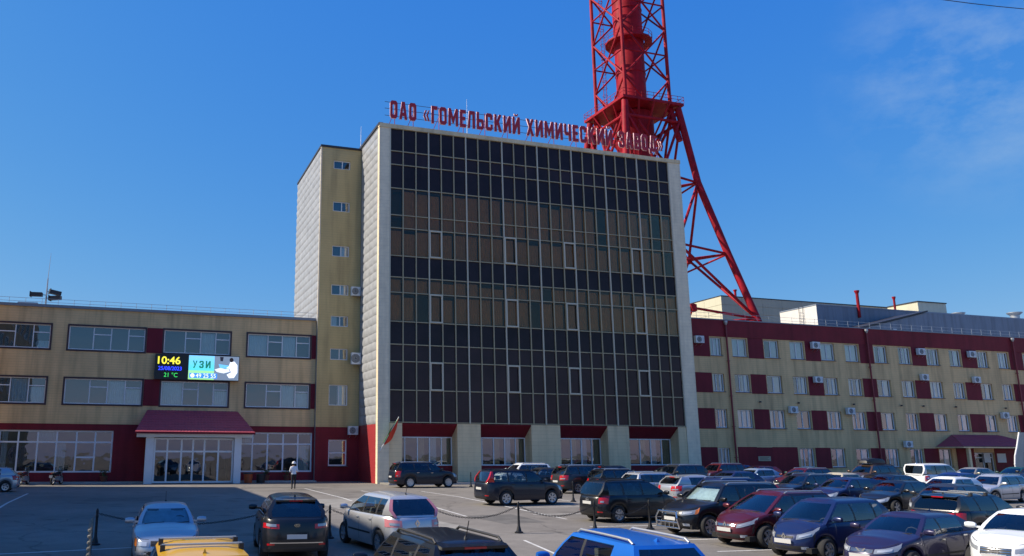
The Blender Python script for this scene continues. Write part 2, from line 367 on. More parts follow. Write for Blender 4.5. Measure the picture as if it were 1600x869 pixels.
# panes
pw = CX[1]-CX[0]
open_cols = {3, 9, 14, 20}; open_rows = {5, 8, 11}
pane_cache = {}
for r in range(13):
    z1, z0 = ROWZ[r], ROWZ[r+1]
    kind = vglass if r in (3, 4, 5, 7, 8) else (navy if r in (0, 2, 6, 9) else purp)
    b = MB(); b.box(.0, pw-.004, 0, .03, 0, z1-z0-.004); me = b.mesh('pane'); me.materials.append(kind)
    for c in range(24):
        o = ob('pane', me, T, (CX[c]+.002, YT+.06+random.uniform(-.004, .004), z0+.002)); o.rotation_euler = (random.uniform(-.0025, .0025), 0, random.uniform(-.0025, .0025))
mv = MB().box(-.042, .042, -.07, .05, 4.72, 29.62).mesh('mullion'); mv.materials.append(mull)
mvb = MB().box(-.05, .05, -.09, .05, 4.72, 29.62).mesh('mullion'); mvb.materials.append(mull_b)
for i in range(25): ob('mullion', mvb if i % 3 == 0 else mv, T, (CX[i], YT, 0))
mh = MB().box(CX[0], CX[-1], -.055, .05, -.035, .035).mesh('transom'); mh.materials.append(mull)
for z in ROWZ: ob('transom', mh, T, (0, YT, z))
fme = None
for r in open_rows:
    z1, z0 = ROWZ[r], ROWZ[r+1]; h = z1-z0
    f = MB(); f.box(0, pw, 0, .13, 0, .12); f.box(0, pw, 0, .13, h-.12, h); f.box(0, .12, 0, .13, .12, h-.12); f.box(pw-.12, pw, 0, .13, .12, h-.12)
    me = f.mesh('sash_frame'); me.materials.append(mull_b)
    for c in open_cols: ob('sash_frame', me, T, (CX[c], YT-.125, z0))
# drapes behind the see-through rows
for (za, zb) in ((20.95, 24.15), (18.55, 20.65), (15.45, 16.45), (13.05, 15.15)):
    for c in range(0, 24):
        if random.random() < .05: continue
        a = CX[c]+random.uniform(-.02, .12); e = CX[c+1]-random.uniform(-.05, .14)
        curtain_mesh(a, e, za, zb-(random.uniform(0, .3) if random.random() < .3 else 0), YT+.30+random.uniform(0, .06), .035, .19).build('drape', curt_b, T, smooth=40)
# ground floor: piers, sloping maroon soffits, recessed windows
piers = [(19.38, 20.48), (25.21, 27.27), (31.87, 34.58), (39.16, 41.27), (46.32, 47.16)]
for a, e in piers: MB().box(a, e, YT, YT+1.7, 0, 4.70).build('pier', beige_t, T)
bays = [(20.48, 25.21), (27.27, 31.87), (34.58, 39.16), (41.27, 46.32)]
for a, e in bays:
    MB().add([(a,YT+.03,4.69),(e,YT+.03,4.69),(e,YT+.03,4.62),(a,YT+.03,4.62),(a,YT+1.25,3.66),(e,YT+1.25,3.66),(a,YT+1.3,4.69),(e,YT+1.3,4.69)], [(0,3,2,1),(3,4,5,2),(0,1,7,6),(4,6,7,5),(0,6,4,3),(1,2,5,7)]).build('soffit', maroon_p, T)
    MB().box(a, e, YT+1.2, YT+1.7, 0, 1.34).build('plinth', maroon, T)
    wdt = e-a
    o = window(T, a+.02, e-.02, 1.36, 3.66, YT+1.2, vbars=[a+wdt*f for f in (.13, .36, .58, .80)], fr=.085, mg=dglass, sill=False,
               drapes=[(a+wdt*.02, a+wdt*.12, 1.4, 3.6, curt_b), (a+wdt*.38, a+wdt*.5, 1.4, 3.6, curt_b), (a+wdt*.82, a+wdt*.97, 1.4, 3.6, curt_b), (a+wdt*.6, a+wdt*.72, 1.4, 3.6, curt)])
    MB().box(a+.02, e-.02, YT+1.6, YT+1.65, 1.3, 3.7).build('room', roomw, T)

# ================================================================== roof sign
SG = thing('roof_sign', 'dark red Cyrillic letters standing on a pipe frame along the tower roof', 'sign', (0, YT+.4, 29.99))
signred = mat('sign_red', (.46, .010, .022), .4, var=.08, vscale=3); signwhite = mat('sign_side_white', (.62, .40, .42), .5)
def chf(x0, x1, y0, y1, c): return [(x0+c,y0),(x1-c,y0),(x1,y0+c),(x1,y1-c),(x1-c,y1),(x0+c,y1),(x0,y1-c),(x0,y0+c)]
I_ = [(0,0),(.19,0),(.45,.55),(.45,0),(.64,0),(.64,1),(.45,1),(.19,.45),(.19,1),(0,1)]
GL = {
'О': [chf(0,.6,0,1,.12), chf(.2,.4,.2,.8,.04)],
'А': [[(0,0),(.2,0),(.235,.2),(.405,.2),(.44,0),(.64,0),(.45,1),(.19,1)], [(.265,.38),(.375,.38),(.32,.78)]],
'Г': [[(0,0),(.2,0),(.2,.8),(.5,.8),(.5,1),(0,1)]],
'М': [[(0,0),(.19,0),(.19,.6),(.36,.15),(.44,.15),(.61,.6),(.61,0),(.8,0),(.8,1),(.6,1),(.4,.5),(.2,1),(0,1)]],
'Е': [[(0,0),(.5,0),(.5,.19),(.2,.19),(.2,.41),(.45,.41),(.45,.6),(.2,.6),(.2,.81),(.5,.81),(.5,1),(0,1)]],
'Л': [[(0,0),(.19,0),(.27,.8),(.42,.8),(.42,0),(.62,0),(.62,1),(.12,1)]],
'Ь': [[(0,0),(.5,0),(.6,.1),(.6,.5),(.5,.6),(.2,.6),(.2,1),(0,1)], [(.2,.18),(.4,.18),(.4,.42),(.2,.42)]],
'С': [[(.12,0),(.48,0),(.6,.12),(.6,.36),(.4,.36),(.4,.2),(.2,.2),(.2,.8),(.4,.8),(.4,.64),(.6,.64),(.6,.88),(.48,1),(.12,1),(0,.88),(0,.12)]],
'К': [[(0,0),(.2,0),(.2,.35),(.26,.42),(.42,0),(.64,0),(.4,.56),(.62,1),(.4,1),(.2,.62),(.2,1),(0,1)]],
'И': [I_], 'Й': [I_, [(.2,1.06),(.44,1.06),(.5,1.18),(.4,1.18),(.37,1.13),(.27,1.13),(.24,1.18),(.14,1.18)]],
'Х': [[(0,0),(.21,0),(.32,.3),(.43,0),(.64,0),(.43,.5),(.64,1),(.43,1),(.32,.7),(.21,1),(0,1),(.21,.5)]],
'Ч': [[(.4,0),(.6,0),(.6,1),(.4,1),(.4,.5),(.2,.5),(.2,1),(0,1),(0,.45),(.13,.32),(.4,.32)]],
'З': [[(.12,0),(.46,0),(.58,.12),(.58,.42),(.5,.5),(.58,.58),(.58,.88),(.46,1),(.12,1),(0,.88),(0,.68),(.2,.68),(.2,.81),(.38,.81),(.38,.6),(.16,.6),(.16,.41),(.38,.41),(.38,.19),(.2,.19),(.2,.32),(0,.32),(0,.12)]],
'В': [[(0,0),(.48,0),(.6,.12),(.6,.42),(.53,.5),(.6,.58),(.6,.88),(.48,1),(0,1)], [(.2,.19),(.4,.19),(.4,.41),(.2,.41)], [(.2,.6),(.4,.6),(.4,.81),(.2,.81)]],
'Д': [[(0,-.14),(.17,-.14),(.17,0),(.55,0),(.55,-.14),(.72,-.14),(.72,.19),(.64,.19),(.64,1),(.2,1),(.09,.19),(0,.19)], [(.28,.19),(.45,.19),(.45,.8),(.35,.8)]],
'«': [[(0,.4),(.16,.7),(.27,.7),(.13,.4),(.27,.1),(.16,.1)], [(.24,.4),(.40,.7),(.51,.7),(.37,.4),(.51,.1),(.40,.1)]],
'»': [[(.27,.4),(.11,.1),(0,.1),(.14,.4),(0,.7),(.11,.7)], [(.51,.4),(.35,.1),(.24,.1),(.38,.4),(.24,.7),(.35,.7)]],
}
def glyph_mesh(ch, sx, sz, depth):
    cu = bpy.data.curves.new('glyph', 'CURVE'); cu.dimensions = '2D'; cu.fill_mode = 'BOTH'; cu.extrude = depth/2
    for poly in GL[ch]:
        s = cu.splines.new('POLY'); s.points.add(len(poly)-1); s.use_cyclic_u = True
        for p, (x, y) in zip(s.points, poly): p.co = (x*sx, y*sz, 0, 1)
    o = bpy.data.objects.new('tmp', cu); me = bpy.data.meshes.new_from_object(o); bpy.data.objects.remove(o); bpy.data.curves.remove(cu)
    me.name = 'letter'; me.materials.clear(); me.materials.append(signred); me.materials.append(signwhite)
    for p in me.polygons: p.material_index = 0 if p.normal.z > .5 else 1
    return me
gcache = {}
LH = 1.64
def word(s, xa, xb, z=30.62):
    wid = [max(x for pl in GL[c] for x, y in pl) for c in s]; gap = .15; tot = sum(wid)+gap*(len(s)-1); k = (xb-xa)/tot; x = xa
    for c, wv in zip(s, wid):
        key = (c, round(k, 3))
        if key not in gcache: gcache[key] = glyph_mesh(c, k, LH, .13)
        o = ob('letter', gcache[key], SG, (x, -.25, z-29.99)); o.rotation_euler = (R(90), 0, 0)
        x += (wv+gap)*k
word('ОАО', 19.4, 21.8); word('«ГОМЕЛЬСКИЙ', 22.45, 31.75); word('ХИМИЧЕСКИЙ', 32.4, 41.35); word('ЗАВОД»', 42.0, 46.9)
for z in (30.95, 31.6, 32.2): MB().tube((19.0, .0, z-29.99), (47.1, .0, z-29.99), .022, n=6).build('frame_rail', darkm, SG)
for x in [19.9, 21.6, 24, 26.3, 28.4, 30.6, 33, 35.3, 37.6, 39.8, 42, 44.3, 46.4]:
    MB().tube((x, 0, 0), (x, 0, 2.35), .03, n=6).build('frame_post', redpaint, SG); MB().tube((x-.5, .9, -.15), (x-.05, .02, 1.3), .025, n=6).build('frame_brace', redpaint, SG)

# ================================================================== stair tower
S = thing('stair_tower', 'narrow olive stair tower with grey metal side left of the glass front', 'building')
XS, YS, YSB = 14.65, 68.5, 79.9
sw = [(15.8,17.35,27.53,28.34),(15.8,17.35,23.53,24.46),(15.8,17.35,19.38,20.37),(15.8,17.35,15.9,16.84),(15.8,17.35,13.11,14.05),(15.8,17.35,10.2,11.19),(15.75,17.4,6.3,8.06)]
wall('front_wall', olive, S, XS, XL-.003, 4.49, 29.5, YS, sw)
wall('base_wall', maroon, S, XS, XL-.003, 0, 4.485, YS-.04, [(15.78, 17.37, 1.28, 3.44)])
MB().box(XS+.02, XL-.05, YS+1.3, YSB, 0, 29.5).build('wall', beige, S)
MB().quad((XS+.01, YS, 0), (XS+.01, YSB, 0), (XS+.01, YSB, 29.5), (XS+.01, YS, 29.5)).build('side_backing', metal_g, S)
MB().box(XS-.08, XL-.05, YS-.1, YSB, 29.5, 29.68).build('coping', darkm, S)
MB().box(XS-.05, XS+.06, YS-.03, YS+.12, 13.8, 29.49).build('corner_trim', cream, S)
SPH = (29.45-13.5)/22; pm2 = pillow((YSB-YS-.15)/9-.012, SPH-.012)
for j in range(22):
    for i in range(9): ob('grey_panel', pm2, S, (XS, YS+.13+i*(YSB-YS-.15)/9, 13.5+j*SPH))
for i, o in enumerate(sw):
    x0, x1, za, zb = o; dr = [(x0+.8, x1-.1, za+.05, zb-.05, curt)] if i in (2, 3, 6) else ([(x0+.1, x0+.6, za, zb, curt)] if i in (4,) else [])
    window(S, x0, x1, za, zb, YS+.12, vbars=[(x0+x1)/2+.05], drapes=dr, fr=.075, sill=False)
window(S, 15.78, 17.37, 1.28, 3.44, YS+.05, hbars=[(2.35, 15, 18)], fr=.1, sill=True)

# ================================================================== left wing (three storeys)
YL = 69.0; ZL = 13.70
B = thing('left_wing', 'three storey beige wing with maroon ground floor left of the tower', 'building')
upw = [(-12.4, -6.72), (-5.35, .45), (1.95, 7.3), (8.78, 14.12)]
ops = [(a, c, 10.32, 12.2) for a, c in upw] + [(a, c, 6.06, 8.02) for a, c in upw]
wall('upper_wall', beige, B, -16, XS-.003, 4.5, ZL, YL, ops)
gops = [(-9.7, -1.45, .8, 4.0), (8.17, 14.5, .78, 4.0), (1.7, 7.6, .0, 3.55)]
wall('ground_floor_wall', maroon, B, -16, XS-.003, 0, 4.495, YL-.03, gops, room=2.2)
MB().box(-16, XS-.05, YL+3, 84, 0, ZL-.05).build('wall', beige, B)
MB().box(-16, XS-.05, YL+.05, 84, ZL-.1, ZL).build('roof', roofgrey, B)
MB().box(-16, XS-.06, YL-.14, YL+.1, ZL-.12, ZL+.1).build('eaves_trim', mat('eaves_grey', (.22, .24, .27), .45, .3), B)
for (a, c) in upw:
    for (za, zb) in ((10.32, 12.2), (6.06, 8.02)):
        sr = MB(); t_ = .13
        sr.box(a-t_, c+t_, YL-.05, YL-.003, zb, zb+t_); sr.box(a-t_, c+t_, YL-.05, YL-.003, za-t_, za); sr.box(a-t_, a, YL-.05, YL-.003, za, zb); sr.box(c, c+t_, YL-.05, YL-.003, za, zb)
        sr.build('window_surround', mat('dark_surround', (.045, .02, .028), .5), B)
        n = 4; wdt = c-a; vb = [a+wdt*f for f in (.32, .55, .78)]
        hb = [(zb-.62, vb[0], vb[1]), (zb-.62, vb[2], c)]
        dr = [(a+.08, vb[0]-.04, za+.06, zb-.08, curt)] if random.random() < .7 else []
        if random.random() < .6: dr.append((vb[1]+.05, vb[2]-.05, za+.06, zb-.1, curt))
        if random.random() < .5: dr.append((vb[2]+.25, c-.1, za+.06, za+.62, curt))
        if za < 8: dr.append((vb[2]+.05, c-.05, za+.06, zb-.7, curt))
        window(B, a, c, za, zb, YL+.1, vbars=vb, hbars=hb, fr=.075, drapes=dr, sill=False, ydrape=.3)
for (a, c, za, zb) in ((.6, 1.82, 10.25, 12.3), (14.27, XS-.02, 10.25, 12.3), (.6, 1.82, 6.0, 8.12), (14.27, XS-.02, 6.0, 8.12)):
    MB().box(a, c, YL-.045, YL-.002, za, zb).build('maroon_panel', maroon_p, B)
window(B, -9.7, -1.45, .8, 4.0, YL+.1, vbars=[-8.33, -6.95, -5.58, -4.15, -2.78], hbars=[(3.1, -10, 0), (1.95, -4.2, -2.7)], fr=.12, mg=dglass, drapes=[(-5.5, -4.9, .9, 3.0, curt), (-9.5, -9.1, .9, 3.9, curt), (-6.9, -5.65, 3.2, 3.9, curt)], sill=False)
window(B, 8.17, 14.5, .78, 4.0, YL+.1, vbars=[9.5, 10.75, 12.05, 13.3], hbars=[(3.05, 8, 15)], fr=.12, mg=dglass, drapes=[(13.4, 14.3, .9, 2.95, curt), (8.3, 9.4, 3.15, 3.9, curt)], sill=False)
# entrance
YE = 66.2
window(B, 1.62, 7.68, .05, 3.45, YE+.25, vbars=[2.62, 3.68, 4.55, 5.42, 6.5], hbars=[(2.42, 1, 8)], fr=.13, mg=dglass, sill=False, name='entrance_screen')
for x in (2.5, 3.55, 4.45, 5.55, 6.4): MB().tube((x, YE+.18, .9), (x, YE+.18, 1.5), .02, n=6).build('door_handle', metal_g, B)
for (a, c) in ((1.0, 1.6), (7.7, 8.25)): MB().box(a, c, YE-.1, YE+.45, 0, 3.5).build('porch_post', whitep, B)
MB().box(1.02, 1.2, YE+.45, YL-.04, 0, 3.5).build('porch_side', whitep, B); MB().box(8.05, 8.23, YE+.45, YL-.04, 0, 3.5).build('porch_side', whitep, B)
MB().box(.3, 9.05, YE-.35, YL-.04, 3.5, 3.83).build('porch_beam', whitep, B)
def tile_slope(name, e0, e1, t0, t1, parent, nx, ns, amp=.025):
    """metal-tile roof slope: e0-e1 eave corners, t0-t1 top corners, ribs running up the slope and small steps across it"""
    e0, e1, t0, t1 = map(Vector, (e0, e1, t0, t1)); nrm = (e1-e0).cross(t0-e0).normalized(); b = MB(); vs = []; rows = []
    for s in range(ns):
        for k in (0, 1):
            f = (s+k*.995)/ns; rows.append((f, .02*(1-k)))
    n = nx*4
    for f, step in rows:
        A, C = e0.lerp(t0, f), e1.lerp(t1, f); x0, x1 = A, C
        for i in range(n+1):
            u = i/n; p = A.lerp(C, u); d = (p-e0).dot((e1-e0).normalized()); vs.append(p + nrm*(step + amp*(.5+.5*math.cos(2*math.pi*d/((e1-e0).length/nx)))))
    b.add(vs, [(r*(n+1)+i, r*(n+1)+i+1, (r+1)*(n+1)+i+1, (r+1)*(n+1)+i) for r in range(len(rows)-1) for i in range(n)])
    return b.build(name, tile_m, parent, smooth=35)
YV = YE-.7
tile_slope('porch_roof', (.15, YV, 3.86), (9.2, YV, 3.86), (1.0, YL-.06, 5.66), (8.15, YL-.06, 5.66), B, 36, 9)
MB().add([(.15,YV,3.85),(1.0,YL-.06,5.65),(.15,YL-.06,3.85)], [(0,1,2)]).build('porch_gable', tile_m, B); MB().add([(9.2,YV,3.85),(9.2,YL-.06,3.85),(8.15,YL-.06,5.65)], [(0,1,2)]).build('porch_gable', tile_m, B)
MB().box(.15, 9.2, YV+.01, YL-.06, 3.832, 3.85).build('porch_ceiling', whitep, B)
MB().box(.13, 9.22, YV-.03, YV+.02, 3.74, 3.90).build('porch_gutter', maroon_p, B)
# roof railing
for z in (ZL+.35, ZL+.62): MB().tube((-16, YL+.4, z), (XS-.1, YL+.4, z), .016, n=5).build('railing_bar', metal_g, B)
rp = MB().tube((0, 0, 0), (0, 0, .64), .018, n=5).mesh('railing_post'); rp.materials.append(metal_g)
for i in range(24): ob('railing_post', rp, B, (-13.6+i*1.2, YL+.4, ZL))
MB().box(-9.6, -8.1, 71, 72.2, ZL, ZL+.55).build('roof_hatch', metal_g, B)

# ================================================================== right wing (four storeys)
YR, ZR = 68.5, 15.7
Q = thing('right_wing', 'long four storey beige wing with maroon top band right of the tower', 'building')
wx = [(55.0, 56.4), (57.65, 59.5), (61.6, 63.5), (64.9, 66.75), (68.9, 70.75), (72.15, 74.0), (76.1, 77.95), (79.5, 81.3), (83.55, 85.4), (86.9, 88.65), (91.1, 92.8), (94.3, 96.0), (98.3, 100.1), (101.6, 103.4), (105.6, 107.4)]
zr = [(1.05, 2.95), (4.9, 6.73), (8.45, 10.25), (12.05, 13.9)]
gr = [i for i in range(15) if i not in (1, 2, 9, 10, 11)]
ops = []
for i, (a, c) in enumerate(wx):
    for k in range(4):
        if k == 0 and i not in gr: continue
        ops.append((a, c, *zr[k]))
ops.append((88.6, 91.6, 0.02, 2.6))
wall('front_wall', beige, Q, XR+.003, 116, 0, 14.0, YR, [o for o in ops], depth=.28)
MB().box(XR+.003, 116, YR-.06, YR+.3, 14.003, ZR).build('top_band', maroon, Q)
MB().box(XR+.003, 116, YR+1.5, 86, 0, ZR-.1).build('wall', beige, Q)
MB().box(XR+.003, 116, YR-.12, 86, ZR, ZR+.1).build('roof', mat('eaves_grey', (.22, .24, .27), .45, .3), Q)
mpan = [(52.9, 54.9), (59.6, 61.5), (66.85, 68.8), (74.1, 76.0), (81.4, 83.45), (88.75, 91.0), (96.1, 98.2), (103.5, 105.5)]
for (a, c) in mpan:
    for k in range(4):
        if k == 0 and a > 88 and a < 92: continue
        MB().box(a, c, YR-.03, YR-.002, zr[k][0]-.12, 14.0 if k == 3 else zr[k][1]+.06).build('maroon_panel', maroon_p, Q)
MB().box(57.3, 59.595, YR-.03, YR-.002, 0, 3.05).build('maroon_panel', maroon, Q); MB().box(61.505, 64.6, YR-.03, YR-.002, 0, 3.05).build('maroon_panel', maroon, Q)
MB().box(59.6, 61.5, YR-.031, YR-.003, 0, .92).build('maroon_panel', maroon, Q)
MB().box(86.0, 88.58, YR-.03, YR-.002, 0, 3.05).build('maroon_panel', maroon, Q); MB().box(91.62, 96, YR-.03, YR-.002, 0, 3.05).build('maroon_panel', maroon, Q)
for i, (a, c) in enumerate(wx):
    for k in range(4):
        if k == 0 and i not in gr: continue
        za, zb = zr[k]; m_ = (a+c)/2; wdt = c-a; dr = []; q = random.random()
        if q < .55: dr = [(a+.08, a+wdt*.33, za+.06, zb-.06, curt), (c-wdt*.33, c-.08, za+.06, zb-.06, curt)]
        elif q < .75: dr = [(a+.08, c-.08, za+.06, zb-.06, curt)]
        elif q < .9: dr = [(m_+.1, c-.08, za+.06, zb-.06, curt)]
        window(Q, a+.03, c-.03, za+.02, zb-.02, YR+.18, vbars=[a+wdt*.36, a+wdt*.68] if random.random() < .55 else [m_-.05], fr=.075, drapes=dr, sill=(k < 3 or True), ydrape=.2)
window(Q, 88.62, 91.58, .03, 2.58, YR+.2, vbars=[90.1], hbars=[(2.05, 88, 92)], fr=.12, mg=dglass, sill=False, name='entrance_screen')
for x0, x1 in ((89.9, 90.85), (91.9, 93.2)):
    MB().box(x0, x1, YR-.06, YR-.034, 1.52, 2.5).build('notice_sheet', whitep, Q)
MB().box(59.63, 61.13, YR-.07, YR-.036, 1.68, 2.14).build('wall_plaque', mat('plaque_beige', (.42, .36, .24), .5), Q)
for i in range(3): MB().box(59.8, 60.95-.2*(i % 2), YR-.075, YR-.0702, 1.78+i*.11, 1.82+i*.11).build('plaque_line', mat('plaque_ink', (.12, .07, .05), .5), Q)
# door canopy with hipped metal roof
def canopy():
    e0, e1 = (80.95, YR-3.2, 3.2), (91.2, YR-3.2, 3.2); t0, t1 = (85.3, YR-.06, 4.5), (92.4, YR-.06, 4.5)
    a = Vector((85.2, YR-3.2, 3.2)); 
    tile_slope('canopy_roof', (85.2-2.1, YR-3.2, 3.2), (95.2, YR-3.2, 3.2), (85.6, YR-.06, 4.5), (92.6, YR-.06, 4.5), Q, 44, 7)
    MB().add([(83.1,YR-3.2,3.19),(85.6,YR-.06,4.49),(83.1,YR-.06,3.19)], [(0,1,2)]).build('canopy_gable', tile_m, Q)
    MB().add([(95.2,YR-3.2,3.19),(95.2,YR-.06,3.19),(92.6,YR-.06,4.49)], [(0,1,2)]).build('canopy_gable', tile_m, Q)
    MB().box(83.1, 95.2, YR-3.2, YR-.06, 3.06, 3.185).build('canopy_ceiling', beige_t, Q)
    for x in (84.0, 94.3): MB().box(x, x+.3, YR-3.0, YR-2.7, 0, 3.06).build('canopy_post', beige_t, Q)
canopy()
pipe_m = mat('downpipe_red', (.24, .022, .03), .45, var=.1)
for x in (56.9, 75.15, 96.75):
    MB().tube((x, YR-.2, .3), (x, YR-.2, 15.2), .09, n=10).build('downpipe', pipe_m, Q); MB().lathe([(.09, 0), (.2, .25), (.2, .42), (.0, .42)], 10, (x, YR-.22, 15.2)).build('rain_hopper', metal_g, Q)
    for z in (2, 5, 8, 11.5): MB().box(x-.13, x+.13, YR-.3, YR-.06, z, z+.06).build('pipe_clip', pipe_m, Q)
for z in (ZR+.45, ZR+.8): MB().tube((XR+.2, YR+.5, z), (116, YR+.5, z), .015, n=5).build('railing_bar', metal_g, Q)
rp2 = MB().tube((0, 0, 0), (0, 0, .75), .018, n=5).mesh('railing_post'); rp2.materials.append(metal_g)
for i in range(44): ob('railing_post', rp2, Q, (49.5+i*1.5, YR+.5, ZR+.1))
for x in (65.2, 72.4, 82.0, 86.7, 78.9, 60.4, 94.2): MB().lathe([(.0, 0), (.11, 0), (.11, .14), (0, .16)], 8, (x, YR-.16, 7.45)).build('wall_lamp', darkm, Q)

# ================================================================== air conditioners
ac_w = mat('ac_white', (.68, .70, .70), .45, var=.06); ac_g = mat('ac_grille', (.10, .11, .12), .5)
def ac_unit(label, x, y, z, wd=1.0, hh=.72, fan=True, side=False, group='air conditioners on the facades'):
    o = thing('air_conditioner', label, 'air conditioner', (x, y, z), R(-90) if side else 0, group)
    c = MB(); c.box(0, wd, -.36, 0, 0, hh); me = c.mesh('casing'); me.materials.append(ac_w); cs = ob('casing', me, o)
    bv = cs.modifiers.new('b', 'BEVEL'); bv.width = .02; bv.segments = 2
    gx = wd*.42; r = hh*.38
    g_ = MB(); g_.lathe([(r, 0), (r, -.012), (r*.9, -.02), (0, -.012)], 20, (gx, -.364, hh/2), axis='y'); gobj = g_.build('fan_grille', ac_g, o)
    for k in range(3): MB().lathe([(r*(.3+.25*k), 0), (r*(.34+.25*k), 0), (r*(.34+.25*k), -.01), (r*(.3+.25*k), -.01)], 20, (gx, -.387, hh/2), axis='y').build('grille_ring', ac_w, o)
    for k in range(5): MB().box(wd*.8, wd*.94, -.366, -.361, hh*.2+k*hh*.12, hh*.2+k*hh*.12+.02).build('louvre', ac_g, o)
    for xx in (wd*.2, wd*.8): MB().path([(xx, 0.02, -.25), (xx, -.36, -.02), (xx, 0.02, -.02)], .015, 5).build('bracket', metal_g, o)
    return o
ac_unit('white air conditioner on maroon panel nearest the glass tower, top row', 52.98, YR-.12, 13.2)
ac_unit('white air conditioner on the top row between two windows, left of the middle downpipe', 67.45, YR-.12, 13.2)
ac_unit('white air conditioner on the top row, first to the right of the middle downpipe', 81.95, YR-.12, 13.1)
ac_unit('white air conditioner on the top row, second to the right of the middle downpipe', 89.45, YR-.12, 13.1)
ac_unit('white air conditioner on maroon panel, third storey, left of the middle downpipe', 67.35, YR-.12, 9.65, hh=.62)
ac_unit('white fan unit above a maroon panel, third storey, first right of the middle downpipe', 82.0, YR-.12, 10.3, .95, .68)
ac_unit('white fan unit above a maroon panel, third storey, second right of the middle downpipe', 89.65, YR-.12, 10.25, .95, .68)
ac_unit('white fan unit on beige wall, second storey, nearest the glass tower', 63.8, YR-.12, 6.45, .95, .68)
ac_unit('white fan unit on beige wall, second storey, just left of the middle downpipe', 71.2, YR-.12, 6.45, .95, .68)
ac_unit('white fan unit on beige wall, second storey, left of the rightmost downpipe', 93.2, YR-.12, 6.35, .95, .68)
ac_unit('white fan unit low on the beige wall beside the door canopy', 78.5, YR-.12, 3.1, .95, .66)
GA = 'air conditioners on the stair tower'
ac_unit('white air conditioner in the corner of the stair tower, topmost', 17.5, YS-.12, 15.85, .82, .8, group=GA)
ac_unit('white air conditioner in the corner of the stair tower, middle one', 17.52, YS-.4, 9.8, .82, 1.0, group=GA)
ac_unit('white air conditioner on maroon wall at the foot of the stair tower', 17.4, YS-.16, 3.85, .85, .72, group=GA)

# ================================================================== factory halls behind the right wing
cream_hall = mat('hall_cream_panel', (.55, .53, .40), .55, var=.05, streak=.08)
grey_hall = mat('hall_grey_sheet', (.16, .19, .245), .5, .2, var=.08, vscale=.3, streak=.25, lines=(0, .42, .12, .18))
greyL = mat('hall_pale_sheet', (.62, .61, .58), .55, var=.05)
h1 = thing('factory_hall', 'cream panelled factory hall behind the mast foot', 'building')
HK = 1.42; HX, HY, HZ = 82.95*HK, 100*HK, 2.45+23.0*HK
MB().box(HX, HX+52, HY, HY+70, 0, HZ).build('core', beige_t, h1)
for k in range(7):
    z = HZ-1.78*(k+1)
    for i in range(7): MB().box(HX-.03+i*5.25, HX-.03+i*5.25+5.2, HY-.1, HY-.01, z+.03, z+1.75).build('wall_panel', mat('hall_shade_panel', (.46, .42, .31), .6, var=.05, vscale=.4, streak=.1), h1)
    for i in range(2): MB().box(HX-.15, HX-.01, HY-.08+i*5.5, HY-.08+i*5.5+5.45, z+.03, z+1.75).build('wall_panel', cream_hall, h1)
MB().box(HX-.2, HX+52, HY-.15, HY+70, HZ+.01, HZ+.2).build('coping', darkm, h1)
h2 = thing('factory_hall', 'long blue grey sheet metal hall above the right wing roof', 'building')
MB().box(85.6, 190, 85, 91.5, 0, 21.7).build('core', [grey_hall], h2)
MB().box(85.55, 85.6, 85.02, 91.5, 0, 21.68).build('end_wall', greyL, h2)
MB().box(85.5, 190, 84.95, 91.5, 21.71, 21.85).build('coping', mat('coping_blue', (.2, .24, .3), .5), h2)
for y in (87.2, 87.9): MB().tube((85.4, y, 14), (85.4, y, 21.9), .03, n=5).build('ladder_rail', darkm, h2)
for k in range(18): MB().tube((85.4, 87.2, 14.3+k*.4), (85.4, 87.9, 14.3+k*.4), .018, n=5).build('ladder_rung', darkm, h2)
h3 = thing('low_plant_hall', 'grey gabled sheet metal shed with white drips in front of the long hall', 'building')
MB().prism([(86, 0), (190, 0), (190, 20.6), (98.6, 20.6), (86, 17.6)], 80, 84.8).build('core', mat('shed_sheet', (.20, .225, .275), .5, .2, var=.08, vscale=.4, streak=.3, lines=(0, .5, .1, .15)), h3)
MB().prism([(85.8, 17.62), (98.6, 20.66), (98.6, 20.86), (85.8, 17.82)], 79.8, 84.9).build('roof_edge', darkm, h3)
for i in range(6): MB().box(88+i*.9, 88.5+i*.9+random.random()*.3, 79.93, 79.995, 16.2, 17.4+i*.15).build('white_drip', whitep, h3)
h4 = thing('roof_cabin', 'small cream cabin standing on the grey hall roof', 'building'); MB().box(107, 112.4, 88, 93, 21.8, 23.9).build('wall', cream_hall, h4); MB().box(106.9, 112.5, 87.9, 93, 23.91, 24.05).build('roof', darkm, h4)
MB().box(101.5, 107, 90, 95, 21.8, 23.0).build('annex', cream_hall, h4)
def vent_pipe(label, x, y, z, h, r, cap=True, m=None):
    o = thing('vent_pipe', label, 'pipe', (x, y, z), 0, 'roof vent pipes'); MB().tube((0, 0, 0), (0, 0, h), r, n=12).build('pipe', m or redpaint, o, smooth=40)
    MB().lathe([(r, h-.45), (r*1.7, h-.1), (r*1.7, h), (0, h)], 12).build('cap', m or redpaint, o, smooth=40)
vent_pipe('tall red vent pipe with flared cap above the grey hall', 92.6, 84.9, 20.4, 3.7, .20)
vent_pipe('slim dark red pipe on the grey hall roof beside the cream cabin', 103.8, 89, 21.85, 2.8, .15)
vent_pipe('short pipe on the cream hall roof behind the mast leg', 86.4*HK, 101*HK, HZ+.2, 1.8, .25)
vent_pipe('squat grey roof cowl right of the cream cabin', 117.2, 90, 21.85, 1.3, .55, m=metal_g)
vent_pipe('squat grey roof cowl at the far right edge of the grey hall', 126.0, 88, 21.85, 1.5, .6, m=metal_g)

